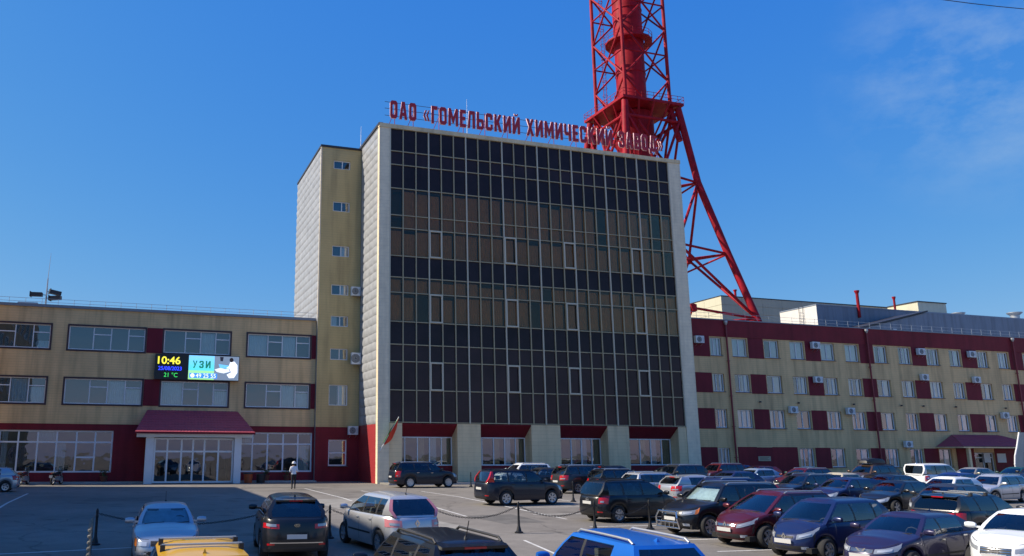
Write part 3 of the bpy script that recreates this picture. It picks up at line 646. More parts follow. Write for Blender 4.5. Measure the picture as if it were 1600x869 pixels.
# ================================================================== lattice chimney
MX, MY = 77.87, 112.0
brg = math.atan2(MX, MY); lat = Vector((math.cos(brg), -math.sin(brg), 0)); dep = Vector((math.sin(brg), math.cos(brg), 0)); AL = R(-9)
CH = thing('chimney_mast', 'red steel chimney inside a lattice mast with splayed legs behind the tower', 'chimney', (MX, MY, 0))
def cor(rad, k, z): th = AL+k*math.pi/2; return rad*(lat*math.sin(th)-dep*math.cos(th)) + Vector((0, 0, z))
st = MB(); prof = []
z = 30
while z < 128: prof += [(2.45, z), (2.45, z+5.85), (2.56, z+5.88), (2.56, z+6.0)]; z += 6.0
st.lathe(prof, 40); st.build('stack', redpaint, CH, smooth=40)
ZLV = [59+9.3*i for i in range(8)]
for k in range(4):
    lg = MB(); lg.tube(cor(6.1, k, 58.5), cor(6.0, k, 128), .3, .27, n=10); lg.build('mast_leg', redpaint, CH, smooth=40)
    lo = MB(); pts = [cor(7.3, k, 58.5), cor(7.6, k, 56.75), cor(9.5, k, 45.25), cor(13.1, k, 33), cor(16.4, k, 22.5), cor(23, k, 0)]
    for a, c in zip(pts, pts[1:]): lo.tube(a, c, .55, .55, n=12)
    lo.build('splayed_leg', redpaint, CH, smooth=40)
    lo = MB(); lo.tube(cor(6.1, k, 58.6), cor(7.2, k, 52.8), .5, .5, n=10); lo.build('knuckle', redpaint, CH, smooth=40)
def brace(a, c, r=.16): MB().tube(a, c, r, n=8).build('brace', redpaint, CH, smooth=40)
for k in range(4):
    k2 = (k+1) % 4
    for i, z in enumerate(ZLV[:-1]):
        a0, a1 = cor(6.1, k, z), cor(6.1, k2, z); m0 = (a0+a1)/2; zz = z+9.3; b0, b1 = cor(6.1, k, zz), cor(6.1, k2, zz); mm = (b0+b1)/2
        hm0, hm1 = cor(6.1, k, z+4.65), cor(6.1, k2, z+4.65); hmid = (a0+a1)/2 + Vector((0, 0, 0))
        brace(hm0, m0); brace(hm1, m0); brace(hm0, mm); brace(hm1, mm)
        brace(b0, b1, .14)
    # lower part: ring struts and K bracing between the splayed legs
    lv = [(7.6, 56.75), (9.5, 45.25), (13.1, 33.0), (16.4, 22.5), (23, 0)]
    for (ra, za), (rb, zb) in zip(lv, lv[1:]):
        b0, b1 = cor(rb, k, zb), cor(rb, k2, zb); mm = (b0+b1)/2 + Vector((0, 0, 1.0 if zb > 1 else 0)); a0, a1 = cor(ra, k, za), cor(ra, k2, za)
        if zb > 1:
            brace(b0, mm, .2); brace(b1, mm, .2)
            inn = (b0+b1)*.42; inn.z = zb-1.5; brace(b0, inn, .16); brace(b1, inn, .16); brace(mm, inn, .14)
            MB().lathe([(0, -.7), (.55, -.5), (.55, .5), (0, .7)], 10, mm).build('node', redpaint, CH, smooth=40)
        if zb == 22.5:
            um = (a0+a1)/2 + Vector((0, 0, 1.0)); brace(um, b0, .22); brace(um, b1, .22)
        else: brace(a0, mm, .22); brace(a1, mm, .22)
for lev, rad_o in ((58.8, 8.3), (71.8, 5.0), (93, 5.0), (112, 5.0)):
    pl = MB(); c4 = [cor(rad_o, k, lev) for k in range(4)] if rad_o > 6 else [Vector((4.0*math.cos(i*math.pi/8), 4.0*math.sin(i*math.pi/8), lev)) for i in range(16)]
    n = len(c4); inn = [Vector((2.7*math.cos(math.atan2(c.y, c.x)), 2.7*math.sin(math.atan2(c.y, c.x)), lev)) for c in c4]
    dz = Vector((0, 0, .45 if rad_o > 6 else .3)); vs = [*c4, *inn, *[c+dz for c in c4], *[c+dz for c in inn]]
    fs = []
    for i in range(n):
        j = (i+1) % n; fs += [(i, j, n+j, n+i), (2*n+i, 3*n+i, 3*n+j, 2*n+j), (i, 2*n+i, 2*n+j, j), (n+i, n+j, 3*n+j, 3*n+i)]
    pl.add(vs, fs); pl.build('platform', redpaint, CH)
    rl = MB()
    for h in (.55, 1.1):
        for i in range(n): rl.tube(c4[i]+dz+Vector((0, 0, h)), c4[(i+1) % n]+dz+Vector((0, 0, h)), .04, n=5)
    for i in range(n):
        a, c = c4[i]+dz, c4[(i+1) % n]+dz; q = 10 if n == 4 else 1
        for s in range(q): p = a.lerp(c, s/q); rl.tube(p, p+Vector((0, 0, 1.12)), .04, n=5)
    rl.build('railing', redpaint, CH)
for k in range(4):
    for f in (.25, .5, .75):
        p = cor(8.3, k, 58.8).lerp(cor(8.3, (k+1) % 4, 58.8), f); q = p*.42; q.z = 52.5; brace(p, q, .16)
    brace(cor(7.3, k, 58.3), Vector((0, 0, 50)) + cor(2.6, k, 0), .25)
    a = cor(7.6, k, 56); c = cor(7.6, (k+1) % 4, 56); brace(a, c, .25); brace(cor(6.2, k, 58.5), (cor(8.2, k, 51)+cor(8.2, (k+1) % 4, 51))/2, .22); brace(cor(6.2, (k+1) % 4, 58.5), (cor(8.2, k, 51)+cor(8.2, (k+1) % 4, 51))/2, .22)
MB().lathe([(2.45, 30), (2.45, 52), (3.3, 53.5), (3.3, 58.5), (2.5, 58.8)], 32).build('base_collar', redpaint, CH, smooth=40)
ld = MB(); pA = cor(5.0, 3, 59)*.9 + dep*2.0; pA.z = 59
for s in (-.25, .25): ld.tube(pA+lat*s, pA+lat*s+Vector((0, 0, 68)), .05, n=5)
for i in range(110): ld.tube(pA-lat*.25+Vector((0, 0, i*.6)), pA+lat*.25+Vector((0, 0, i*.6)), .03, n=4)
for i in range(45): ld.lathe([(.42, 0), (.45, 0), (.45, .06), (.42, .06)], 8, pA-dep*.4+Vector((0, 0, 2+i*1.4)))
ld.build('caged_ladder', redpaint, CH)
# ================================================================== vehicles
def paint(name, c, metal=.0, rough=.32, var=.03):
    return mat('paint_'+name, c, rough, metal, var=var, vscale=2.2, spec=.35, coat=.45)
tyre_m = mat('tyre_rubber', (.018, .018, .019), .85, var=.2, vscale=8); rim_m = mat('alloy_rim', (.50, .51, .53), .3, .75, var=.08, vscale=9)
cglass = glass('car_glass', (.70, .78, .78), 1.9, 0); cglass_d = glass('car_glass_dark', (.12, .14, .15), 1.5, 0)
lens_r = mat('tail_lens_red', (.45, .008, .012), .15, coat=.6); lens_c = mat('lens_clear', (.34, .36, .39), .12, .3, coat=.6); lens_o = mat('lens_orange', (.7, .18, .02), .15, coat=.6); lens_p = mat('lens_pale_red', (.55, .20, .22), .15, coat=.6)
chrome = mat('chrome', (.7, .71, .72), .12, 1.0); intr = mat('car_interior', (.09, .09, .095), .85, var=.2, vscale=5); intr_l = mat('car_interior_tan', (.16, .13, .10), .85, var=.2, vscale=5)
plate_m = mat('number_plate', (.50, .50, .49), .5); clad_m = mat('cladding_black', (.022, .022, .024), .6, var=.15, vscale=6); under_m = mat('underbody', (.012, .012, .012), .9)
foil_glare_m = mat('sunshade_foil_and_glare', (.55, .62, .66), .35, .4, var=.15, vscale=6)

def interp(ctrl, x):
    if x <= ctrl[0][0]: return ctrl[0][1]
    for (xa, ya), (xb, yb) in zip(ctrl, ctrl[1:]):
        if x <= xb:
            t = (x-xa)/(xb-xa); t = t*t*(3-2*t)*.5 + t*.5; return ya+(yb-ya)*t
    return ctrl[-1][1]
FR = (1, .86, .62, .32, 0, -.32, -.62, -.86, -1)
ROWS = ((0, .955, -.10, -.09), (.10, .985, -.03, -.02), (.28, 1.0, 0, 0), (.5, 1.0, -.02, -.015), (.7, .992, -.06, -.03), (.86, .972, -.11, -.055), (.95, .950, -.17, -.08), (1, .915, -.26, -.12))

class Car:
    """One vehicle type. Local axes: x forward, y left, z up; all meshes are kept and shared by its copies."""
    def __init__(s, **p):
        d = dict(L=4.4, W=1.78, H=1.48, zb=.2, wb=2.62, fo=.86, rw=.315, nf=3.0, nr=6.0, top=None, zn=.68, zc=.95, zt=.95, xc=.95, xw=.25, xr=-1.35, xd=-1.9,
                 roofw=.62, clad=False, wins=None, rows=ROWS, head=(.42, .95, .52, .86), tail=(.45, .95, .62, .95), headtaper=.1, tailtaper=0, plamp=None, rails=False, bars=False, crown=.05, rearglass=(.12, .9), spk=5, dark=False,
                 grille=(.42, .45, .78), chrome_grille=False, tail_m=None, antenna=False, fascia=True, strip=False, platez=.5, rplatez=.52, box=False, bull=False, tan=False, emblem=None, remblem=None, shade=False, spoiler=False, bulge=.12, handles=True, orange=False, plside=True, dloop=False, hooddark=False)
        d.update(p); s.__dict__.update(d); s.parts = []; s.build()
    def ztop(s, x): return interp(s.topc, x)
    def build(s):
        L, W = s.L, s.W; h = L/2
        s.xwf = h-s.fo; s.xwr = s.xwf-s.wb
        s.topc = s.top or [(-h, s.zt-.03), (s.xd, s.zt), (s.xc, s.zc), (s.xc+(h-s.xc)*.55, s.zc-(s.zc-s.zn)*.42), (h-.02, s.zn)]
        Ra = s.rw+.07
        st = [-.455*L + .91*L*i/34 for i in range(35)]
        for xw in (s.xwf, s.xwr):
            st = [x for x in st if abs(x-xw) > Ra+.05]
            st += [xw+Ra*f for f in (-1.06, -1.0, -.985, -.94, -.85, -.7, -.5, -.25, 0, .25, .5, .7, .85, .94, .985, 1.0, 1.06)]
        st = sorted(st); s.st = st; st = [x for x in st if -.455*L <= x <= .455*L]; s.st = st; ns = len(st)
        def hw(x):
            u = abs(x)/h; n = s.nf if x > 0 else s.nr; return max(0, 1-u**n)**(1/n)
        def archz(x):
            z = s.zb + (.05*max(0, abs(x)-h+.5)/.5)
            for xw in (s.xwf, s.xwr):
                if abs(x-xw) < Ra: z = max(z, s.rw + math.sqrt(Ra*Ra-(x-xw)**2))
            return z
        s.archz = archz
        # closed contour per row: left side front->rear, rear across, right side rear->front, front across
        def contour(v, wf, xf, xr_):
            pts = []
            def mp(x, y):
                xx = x*(1+ (xf if x > 0 else xr_)/h*abs(x)/h); zt = s.ztop(x); z = archz(x) + (zt-archz(x))*v
                return (xx, y*wf*W/2, z)
            for x in reversed(st): pts.append(mp(x, hw(x)))
            xe = st[0]; ye = hw(xe)
            for f in FR[1:-1]:
                y = ye*f; n = s.nr; x = -h*(max(0, 1-abs(y)**n))**(1/n); pts.append(mp(x, y))
            for x in st: pts.append(mp(x, -hw(x)))
            xe = st[-1]; ye = hw(xe)
            for f in reversed(FR[1:-1]):
                y = ye*f; n = s.nf; x = h*(max(0, 1-abs(y)**n))**(1/n); pts.append(mp(x, y))
            return pts
        C = [contour(*r) for r in s.rows]; s.C = C; N = len(C[0]); s.N = N
        body = MB(); cl = MB()
        lip = [(x*.985, y*.88, z) for x, y, z in C[0]]
        flat = lip + [p for c in C for p in c]; body.v = list(flat); cl.v = list(flat)
        for r in range(len(C)):
            tgt = cl if (s.clad and r <= 1) else body
            for i in range(N):
                j = (i+1) % N; tgt.f.append((r*N+i, r*N+j, (r+1)*N+j, (r+1)*N+i)); tgt.m.append(0)
        # hood and boot deck
        nF = len(FR); top = C[-1]
        def across(i_left, i_right, cr):
            a, c = top[i_left], top[i_right]; out = []
            for f in FR:
                t = (1-f)/2; out.append((a[0]+(c[0]-a[0])*t, a[1]*f if True else 0, a[2]+(c[2]-a[2])*t + cr*(1-abs(f)**2.4)))
            return out
        idx = []   # left index for station k (st order) : left list is reversed
        for k in range(ns): idx.append((ns-1-k, ns + (nF-2) + k))
        lines = {}
        o0 = len(body.v)
        for k in range(ns):
            x = st[k]
            if x > s.xc-.12 or x < s.xd+.12:
                cr = s.crown*min(1, (h-abs(x))/.5+.1); lines[k] = len(body.v); body.v += across(*idx[k], cr)
        for k in range(ns-1):
            if k in lines and k+1 in lines and (st[k] >= s.xc-.12 or st[k+1] <= s.xd+.12):
                for q in range(nF-1): body.f.append((lines[k]+q, lines[k]+q+1, lines[k+1]+q+1, lines[k+1]+q)); body.m.append(0)
        base = (len(C))*N
        fr_pts = [base+idx[ns-1][0]] + [base + N-1-i for i in range(nF-2)] + [base+idx[ns-1][1]]
        if ns-1 in lines:
            for q in range(nF-1): body.f.append((lines[ns-1]+q, lines[ns-1]+q+1, fr_pts[q+1], fr_pts[q])); body.m.append(0)
        re_pts = [base+idx[0][0]] + [base + ns + i for i in range(nF-2)] + [base+idx[0][1]]
        if 0 in lines:
            for q in range(nF-1): body.f.append((re_pts[q], re_pts[q+1], lines[0]+q+1, lines[0]+q)); body.m.append(0)
        # ---------------- greenhouse
        SR = (0, .09, .36, .64, .9, 1.0); zr = s.H-.075
        wb_, wt = W/2*.885, W/2*s.roofw/.62*.64
        def xf(t): return s.xc + (s.xw-s.xc)*(t**1.0) + .04*math.sin(math.pi*t)
        def xr(t): return s.xd + (s.xr-s.xd)*(t**1.25)
        wins = s.wins or [(s.xc-.14, .02), (-.06, s.xr+.1)]
        X = [None, None]; tagc = []
        # stations: 'A' pillar, windows, pillars
        stx = []; kinds = []
        for wi, (a, c) in enumerate(wins):
            n = 4 if wi == 0 else 3
            pts = [a + (c-a)*i/n for i in range(n+1)]
            for i, x in enumerate(pts): stx.append(x); kinds.append(('w', wi) if i < n else ('p', wi))
        K = len(stx)
        def sx(k, t):   # k -1 = front edge, K = rear edge
            if k == -1: return xf(t)
            if k == K: return xr(t)
            x = stx[k]; x = min(x, xf(t)-.075-.02*k); return max(x, xr(t)+.09+.02*(K-1-k))
        grid = []
        for t in SR:
            wv = wb_ + (wt-wb_)*t + .035*math.sin(math.pi*t); row = []
            def zz(x): zb = s.ztop(x)-.03; return zb+(zr-zb)*t
            L_ = []
            for k in range(-1, K+1):
                x = sx(k, t); wy = wv
                if k == -1: wy = wv*.985
                wy = min(wy, hw(x)*W/2*(.90-.02*t) + (.16*t if x < 0 else 1))
                L_.append((x, wy, zz(x)))
            xa = xr(t)
            re = [(xa-.05*(1-f*f), L_[-1][1]*f, zz(xa)) for f in FR[1:-1]]
            R_ = [(x, -y, z) for x, y, z in reversed(L_)]
            xa = xf(t); frn = [(xa+s.bulge*(1-f*f), L_[0][1]*f, zz(xa)) for f in reversed(FR[1:-1])]
            grid.append(L_+re+R_+frn)
        M = len(grid[0]); nl = K+2; s.grid = grid; s.nl = nl; g0 = len(body.v)
        gverts = [p for r in grid for p in r]
        body.v += gverts
        glassf = {}; trimf = []; plf = []
        for r in range(len(SR)-1):
            for i in range(M):
                j = (i+1) % M; f = (r*M+i, r*M+j, (r+1)*M+j, (r+1)*M+i)
                cls = None
                mid = 1 <= r <= 3
                if i < nl-1 or nl+nF-2 <= i < nl+nF-2+nl-1:
                    k = i if i < nl-1 else nl-2-(i-(nl+nF-2)); side = 'L' if i < nl-1 else 'R'
                    if 1 <= k <= K:
                        kd = kinds[k-1]
                        if r == 0: cls = 'trim'
                        elif mid and kd[0] == 'w': cls = ('side', side, kd[1])
                        elif mid and kd[0] == 'p' and kd[1] < len(wins)-1: cls = 'trim'
                    if k == nl-2 and s.plside and s.plamp and s.plamp[0] <= r <= s.plamp[1]: cls = 'pl'+side
                elif nl-1 <= i < nl+nF-2:
                    q = i-(nl-1)
                    ra, rb = s.rearglass; lo = 1 if ra < .3 else 2
                    if lo <= r <= 3 and 1 <= q <= nF-3: cls = ('rear',)
                    if q in (0, nF-2) and s.plamp and s.plamp[0] <= r <= s.plamp[1]: cls = 'pl'+('L' if q == 0 else 'R')
                else:
                    q = i-(nl+nF-2+nl-1)
                    if (r <= 3) and 0 < q < nF-2: cls = ('front',)
                    elif r <= 3 and q in (0, nF-2): cls = None
                if cls is None: body.f.append(tuple(a+g0 for a in f)); body.m.append(0)
                elif cls == 'trim': trimf.append(f)
                elif isinstance(cls, str): plf.append((cls[-1], f))
                else: glassf.setdefault(cls, []).append(f)
        # roof
        topr = grid[-1]; rl = []
        for k in range(nl):
            a = topr[k]; c = topr[nl+nF-2+nl-1-k]; ln = []
            u = k/(nl-1); dome = (s.H-zr)*(1-(2*u-1.0)**4*.75)
            x0 = a[0]; bul = (s.bulge if k == 0 else (-.05 if k == nl-1 else 0))
            for f in FR:
                ln.append((a[0]+bul*(1-f*f), a[1]*f, a[2]+ (0 if k in (0, nl-1) else dome*(1-abs(f)**4))))
            rl.append(ln)
        o1 = len(body.v)
        for ln in rl: body.v += ln
        for k in range(nl-1):
            for q in range(nF-1): body.f.append((o1+k*nF+q, o1+(k+1)*nF+q, o1+(k+1)*nF+q+1, o1+k*nF+q+1)); body.m.append(0)
        s.rl = rl
        me = body.mesh('body', recalc=True); me.polygons.foreach_set('use_smooth', [True]*len(me.polygons)); me.set_sharp_from_angle(angle=R(38))
        s.parts.append(('body', me, 'PAINT', []))
        if s.clad:
            cm_ = cl.mesh('cladding', smooth=40, recalc=True); s.parts.append(('cladding', cm_, clad_m, []))
        def sub(faces, off=0):
            b = MB(); mpp = {}
            for f in faces:
                ids = []
                for a in f:
                    if a not in mpp: mpp[a] = len(b.v); b.v.append(gverts[a])
                    ids.append(mpp[a])
                b.f.append(tuple(ids)); b.m.append(0)
            return b
        if trimf: s.parts.append(('pillar_trim', sub(trimf).mesh('pillar_trim', smooth=40), blackm, []))
        names = {'side': 'side_window', 'rear': 'rear_window', 'front': 'windscreen'}
        for key, fs in glassf.items():
            gm = cglass_d if (s.dark and (key[0] == 'rear' or (key[0] == 'side' and key[2] > 0))) else cglass
            s.parts.append((names[key[0]], sub(fs).mesh(names[key[0]], smooth=50), gm, []))
        for sd_ in ('L', 'R'):
            fs = [f for q, f in plf if q == sd_]
            if fs:
                b = sub(fs); b.v = [(x-.012 if x < 0 else x, y*1.012, z) for x, y, z in b.v]; s.parts.append(('tail_lamp', b.mesh('tail_lamp', smooth=50), s.tail_m or lens_r, []))
        s.lamps(); s.wheels(); s.extras()
    # ---------------- surface sampling on the lower body
    def surf(s, end, d, v, off=.008):
        """point at girth distance d from the nose (end=1) or tail (end=-1) centre, towards +y, at height fraction v"""
        r = 0
        while r < len(s.rows)-2 and s.rows[r+1][0] < v: r += 1
        v0, v1 = s.rows[r][0], s.rows[r+1][0]; t = (v-v0)/(v1-v0)
        def walk(c):
            ns = len(s.st); nF = len(FR)
            if end > 0: path = [c[s.N-1-(nF-3)//2 - i] for i in range(-0, 0)]
            if end > 0:
                mid = s.N-1-(nF-3)//2; seq = [c[mid+i] for i in range(0, (nF-3)//2+1)] + [c[i] for i in range(0, ns)]
            else:
                mid = ns+(nF-3)//2; seq = [c[mid-i] for i in range(0, (nF-3)//2+1)] + [c[ns-1-i] for i in range(0, ns)]
            rem = d
            for a, b in zip(seq, seq[1:]):
                A, B_ = Vector(a), Vector(b); l = (Vector((B_.x-A.x, B_.y-A.y, 0))).length
                if rem <= l:
                    tt = rem/l if l else 0; nrm = Vector((B_.y-A.y, -(B_.x-A.x), 0)); 
                    if nrm.length: nrm.normalize()
                    p = A.lerp(B_, tt)
                    if nrm.dot(Vector((p.x, p.y, 0))) < 0: nrm = -nrm
                    return p, nrm
                rem -= l
            return Vector(seq[-1]), Vector((0, 1, 0))
        (a, n0), (b, n1) = walk(s.C[r]), walk(s.C[r+1])
        return a.lerp(b, t) + (n0+n1)/2*off
    def patch(s, end, d0, d1, v0, v1, sign=1, nd=6, nv=3, off=.008, taper=0, v0b=None, v1b=None):
        b = MB(); vs = []
        v0b = v0 if v0b is None else v0b; v1b = v1 if v1b is None else v1b
        for i in range(nd+1):
            t = i/nd; d = d0+(d1-d0)*t; lo = v0+(v0b-v0)*t; hi = v1+(v1b-v1)*t
            for k in range(nv+1):
                p = s.surf(end, abs(d), lo+(hi-lo)*k/nv, off); sg = sign*(1 if d >= 0 else -1); vs.append((p.x, p.y*sg, p.z))
        b.add(vs, [(i*(nv+1)+k, (i+1)*(nv+1)+k, (i+1)*(nv+1)+k+1, i*(nv+1)+k+1) for i in range(nd) for k in range(nv)])
        return b
    def lamps(s):
        W = s.W/2
        for sg in (1, -1):
            d0, d1, v0, v1 = s.head; hl = s.patch(1, d0*W, d1*W+.12, v0, v1, sg, off=.010, v0b=v0+s.headtaper, v1b=min(.97, v1+s.headtaper*.6)).mesh('headlight', smooth=50)
            subs = [('lens_core', s.patch(1, (d0+.12*(d1-d0))*W, (d0+.75*(d1-d0))*W, v0+.06+s.headtaper*.3, v1-.05, sg, off=.018, v0b=v0+.06+s.headtaper*.8).mesh('lens_core', smooth=50), glow_m)]
            if s.orange: subs.append(('indicator', s.patch(1, d1*W-.02, d1*W+.125, v0, v1, sg, off=.016, v0b=v0+s.headtaper, v1b=min(.97, v1+s.headtaper*.6)).mesh('indicator', smooth=50), lens_o))
            s.parts.append(('headlight', hl, lens_c, subs))
            d0, d1, v0, v1 = s.tail
            if v1 > v0:
                tl = s.patch(-1, d0*W, d1*W+.14, v0, v1, sg, off=.010, v0b=v0+s.tailtaper, v1b=v1).mesh('tail_lamp', smooth=50)
                s.parts.append(('tail_lamp', tl, s.tail_m or lens_r, [('lens_band', s.patch(-1, (d0+.08)*W, (d1-.05)*W, v0+.06, v0+.14, sg, off=.018).mesh('lens_band', smooth=50), lens_c)]))
            # bumper reflector / fog lamp
            s.parts.append(('reflector', s.patch(-1, .62*W, .86*W, .2, .26, sg, off=.012, nd=3, nv=1).mesh('reflector'), lens_r, []))
            s.parts.append(('fog_lamp', s.patch(1, .55*W, .78*W, .14, .26, sg, off=.012, nd=3, nv=1).mesh('fog_lamp'), glow_m if s.fascia else clad_m, []))
            # door seams and handles on the flank
            for x in ([w_[1]-.0 for w_ in (s.wins or [(0, .02), (0, s.xr+.1)])][:2] + [s.xc-.05]):
                q = MB(); vs = []
                for k in range(7):
                    v = .12+.88*k/6; p = s.flank(x, v); vs += [(p.x-.006, sg*(p.y+.003), p.z), (p.x+.006, sg*(p.y+.003), p.z)]
                q.add(vs, [(2*k, 2*k+1, 2*k+3, 2*k+2) for k in range(6)]); s.parts.append(('door_gap', q.mesh('door_gap'), under_m, []))
            if s.handles:
                for x in [w_[1]+.16 for w_ in (s.wins or [(0, .02), (0, s.xr+.1)])][:2]:
                    p = s.flank(x, .84); s.parts.append(('door_handle', MB().box(p.x-.09, p.x+.09, *sorted((sg*(p.y+.002), sg*(p.y+.035))), p.z-.018, p.z+.018).mesh('door_handle'), 'PAINT' if not s.chrome_grille else chrome, []))
        for sg in (1, -1):
            if not s.clad:
                q = MB(); vs = []
                for k in range(9):
                    x = s.xwf-s.rw-.16+(s.xwr-s.xwf+2*s.rw+.32)*k/8
                    for v in (.36, .42): p = s.flank(x, v); vs.append((p.x, sg*(p.y+.008), p.z))
                q.add(vs, [(2*k, 2*k+2, 2*k+3, 2*k+1) for k in range(8)]); s.parts.append(('side_moulding', q.mesh('side_moulding'), clad_m, []))
            s.parts.append(('bonnet_gap', s.patch(1, .5*W, .96*W, .958, .972, sg, nd=5, nv=1, off=.004).mesh('bonnet_gap'), under_m, []))
            s.parts.append(('bumper_gap', s.patch(1, .95*W, 1.02*W, .3, .56, sg, nd=1, nv=3, off=.004).mesh('bumper_gap'), under_m, []))
        s.parts.append(('boot_gap', s.patch(-1, -.66*W, .66*W, .40, .415, 1, nd=8, nv=1, off=.004).mesh('boot_gap'), under_m, []))
        a, v0, v1 = s.grille
        gr_ = s.patch(1, -a*W, a*W, v0, v1, 1, nd=10, off=.008).mesh('grille', smooth=50)
        sub = []
        for k in range(3):
            v = v0+(v1-v0)*(k+.5)/3; sub.append(('grille_bar', s.patch(1, -a*W*.97, a*W*.97, v-.012, v+.012, 1, nd=10, nv=1, off=.014).mesh('grille_bar', smooth=50), chrome if s.chrome_grille else clad_m))
        s.parts.append(('grille', gr_, clad_m, sub))
        if s.fascia: s.parts.append(('bumper_intake', s.patch(1, -.62*W, .62*W, .08, .30, 1, nd=10, off=.007).mesh('bumper_intake', smooth=50), clad_m, []))
        s.parts.append(('bumper_skirt', s.patch(-1, -.72*W, .72*W, .02, .14, 1, nd=10, off=.007).mesh('bumper_skirt', smooth=50), clad_m, []))
        if s.strip: s.parts.append(('lamp_strip', s.patch(-1, -.5*W, .5*W, s.tail[2]+.1, s.tail[3]-.04, 1, nd=10, nv=1, off=.009).mesh('lamp_strip', smooth=50), lens_r, [])); s.parts.append(('chrome_strip', s.patch(-1, -.75*W, .75*W, .26, .29, 1, nd=10, nv=1, off=.012).mesh('chrome_strip', smooth=50), chrome, []))
        for end, vz in ((1, s.platez), (-1, s.rplatez)):
            p = s.surf(end, 0, vz, .02); b = MB(); b.box(-.012, .012, -.26, .26, -.056, .056); b.v = [(x+p.x, y, z+p.z) for x, y, z in b.v]
            s.parts.append(('number_plate', b.mesh('number_plate'), plate_m, []))
        if s.emblem: s.add_emblem(1, s.emblem, v0+(v1-v0)*.5)
        if s.remblem: s.add_emblem(-1, s.remblem, .8)
    def add_emblem(s, end, kind, v):
        p = s.surf(end, 0, v, .022); b = MB(); sx = 1 if end > 0 else -1
        if kind == 'diamond':
            o = [(0, .11), (.075, 0), (0, -.11), (-.075, 0)]; i_ = [(0, .055), (.03, 0), (0, -.055), (-.03, 0)]
            b.add([(p.x, y, p.z+z) for y, z in o+i_], [(k, (k+1) % 4, 4+(k+1) % 4, 4+k) for k in range(4)])
        elif kind == 'ring':
            n = 16; b.add([(p.x, r*math.cos(2*math.pi*k/n), p.z+r*math.sin(2*math.pi*k/n)) for r in (.085, .062) for k in range(n)], [(k, (k+1) % n, n+(k+1) % n, n+k) for k in range(n)])
            b.quad((p.x+.004*sx, -.1, p.z-.02), (p.x+.004*sx, .1, p.z-.02), (p.x+.004*sx, .1, p.z+.02), (p.x+.004*sx, -.1, p.z+.02))
        elif kind == 'vee':
            b.add([(p.x, y, p.z+z) for y, z in ((-.13, .06), (-.085, .06), (0, -.03), (.085, .06), (.13, .06), (0, -.09))], [(0, 1, 2, 5), (5, 2, 3, 4)])
        elif kind == 'oval':
            n = 16; b.add([(p.x, .085*math.cos(2*math.pi*k/n), p.z+.045*math.sin(2*math.pi*k/n)) for k in range(n)], [tuple(range(n))])
        s.parts.append(('emblem', b.mesh('emblem'), chrome, []))
    def flank(s, x, v):
        r = 0
        while r < len(s.rows)-2 and s.rows[r+1][0] < v: r += 1
        t = (v-s.rows[r][0])/(s.rows[r+1][0]-s.rows[r][0]); ns = len(s.st)
        def at(c):
            for i in range(ns-1):
                a, b = c[i], c[i+1]
                if b[0] <= x <= a[0]: q = (x-b[0])/max(1e-6, a[0]-b[0]); return Vector(b).lerp(Vector(a), q)
            return Vector(c[ns//2])
        return at(s.C[r]).lerp(at(s.C[r+1]), t)
    def wheels(s):
        r = s.rw; w_ = .21
        key = (r, s.spk)
        if key not in WHEEL:
            t = MB(); prof = [(r*.66, -w_/2), (r*.9, -w_/2-.005), (r*.985, -w_*.36), (r, -w_*.2), (r, w_*.2), (r*.985, w_*.36), (r*.9, w_/2+.005), (r*.66, w_/2)]
            t.lathe(prof, 28, axis='y'); tm = t.mesh('wheel', smooth=40, recalc=False); tm.materials.append(tyre_m)
            q = MB(); rr = r*.67; q.lathe([(rr, w_*.46), (rr*.93, w_*.42), (rr*.9, w_*.2), (rr*.15, w_*.15)], 28, axis='y')
            q.lathe([(rr*.2, w_*.36), (rr*.17, w_*.42), (0, w_*.42)], 14, axis='y')
            for i in range(s.spk):
                a = 2*math.pi*i/s.spk; ca, sa = math.cos(a), math.sin(a)
                def P(u, v_, y): return (u*ca-v_*sa, y, u*sa+v_*ca)
                q.add([P(rr*.12, -rr*.12, w_*.40), P(rr*.12, rr*.12, w_*.40), P(rr*.95, rr*.17, w_*.44), P(rr*.95, -rr*.17, w_*.44), P(rr*.12, -rr*.14, w_*.2), P(rr*.12, rr*.14, w_*.2), P(rr*.95, rr*.19, w_*.2), P(rr*.95, -rr*.19, w_*.2)], [(0,1,2,3),(0,3,7,4),(1,5,6,2)])
            q.mi = 1; q.lathe([(rr*.88, w_*.19), (0, w_*.17)], 20, axis='y'); q.mi = 0
            rm = q.mesh('rim', smooth=30); rm.materials.append(rim_m); rm.materials.append(under_m); WHEEL[key] = (tm, rm)
        s.wh = WHEEL[key]
        s.wpos = [(s.xwf, 1), (s.xwf, -1), (s.xwr, 1), (s.xwr, -1)]
    def extras(s):
        W = s.W/2; h = s.L/2
        u = MB(); u.box(-h+.25, h-.25, -W*.80, W*.80, s.zb+.02, s.zb+.16); u.box(-h+.5, h-.5, -W*.62, W*.62, s.zb+.16, .62)
        for xw in (s.xwf, s.xwr): u.box(xw-s.rw-.12, xw+s.rw+.12, -W*.66, W*.66, s.zb+.1, s.rw*2+.1)
        s.parts.append(('underbody', u.mesh('underbody'), under_m, []))
        # cabin: floor tub, dash, seats
        im = intr_l if s.tan else intr
        zb = .5; c = MB(); xa, xb = s.xd+.25, s.xc-.05; belt = s.zc-.06
        c.box(xa, xb, -W*.78, W*.78, .42, .5); c.box(xb-.42, xb+.0, -W*.8, W*.8, .5, belt)
        for sg in (1, -1): c.box(xa, xb, *sorted((sg*W*.80, sg*W*.84)), .45, belt)
        c.box(xa-.05, xa+.06, -W*.8, W*.8, .45, belt-.05)
        s.parts.append(('cabin_floor', c.mesh('cabin_floor'), im, []))
        x1 = min(s.xw-.35, .15)
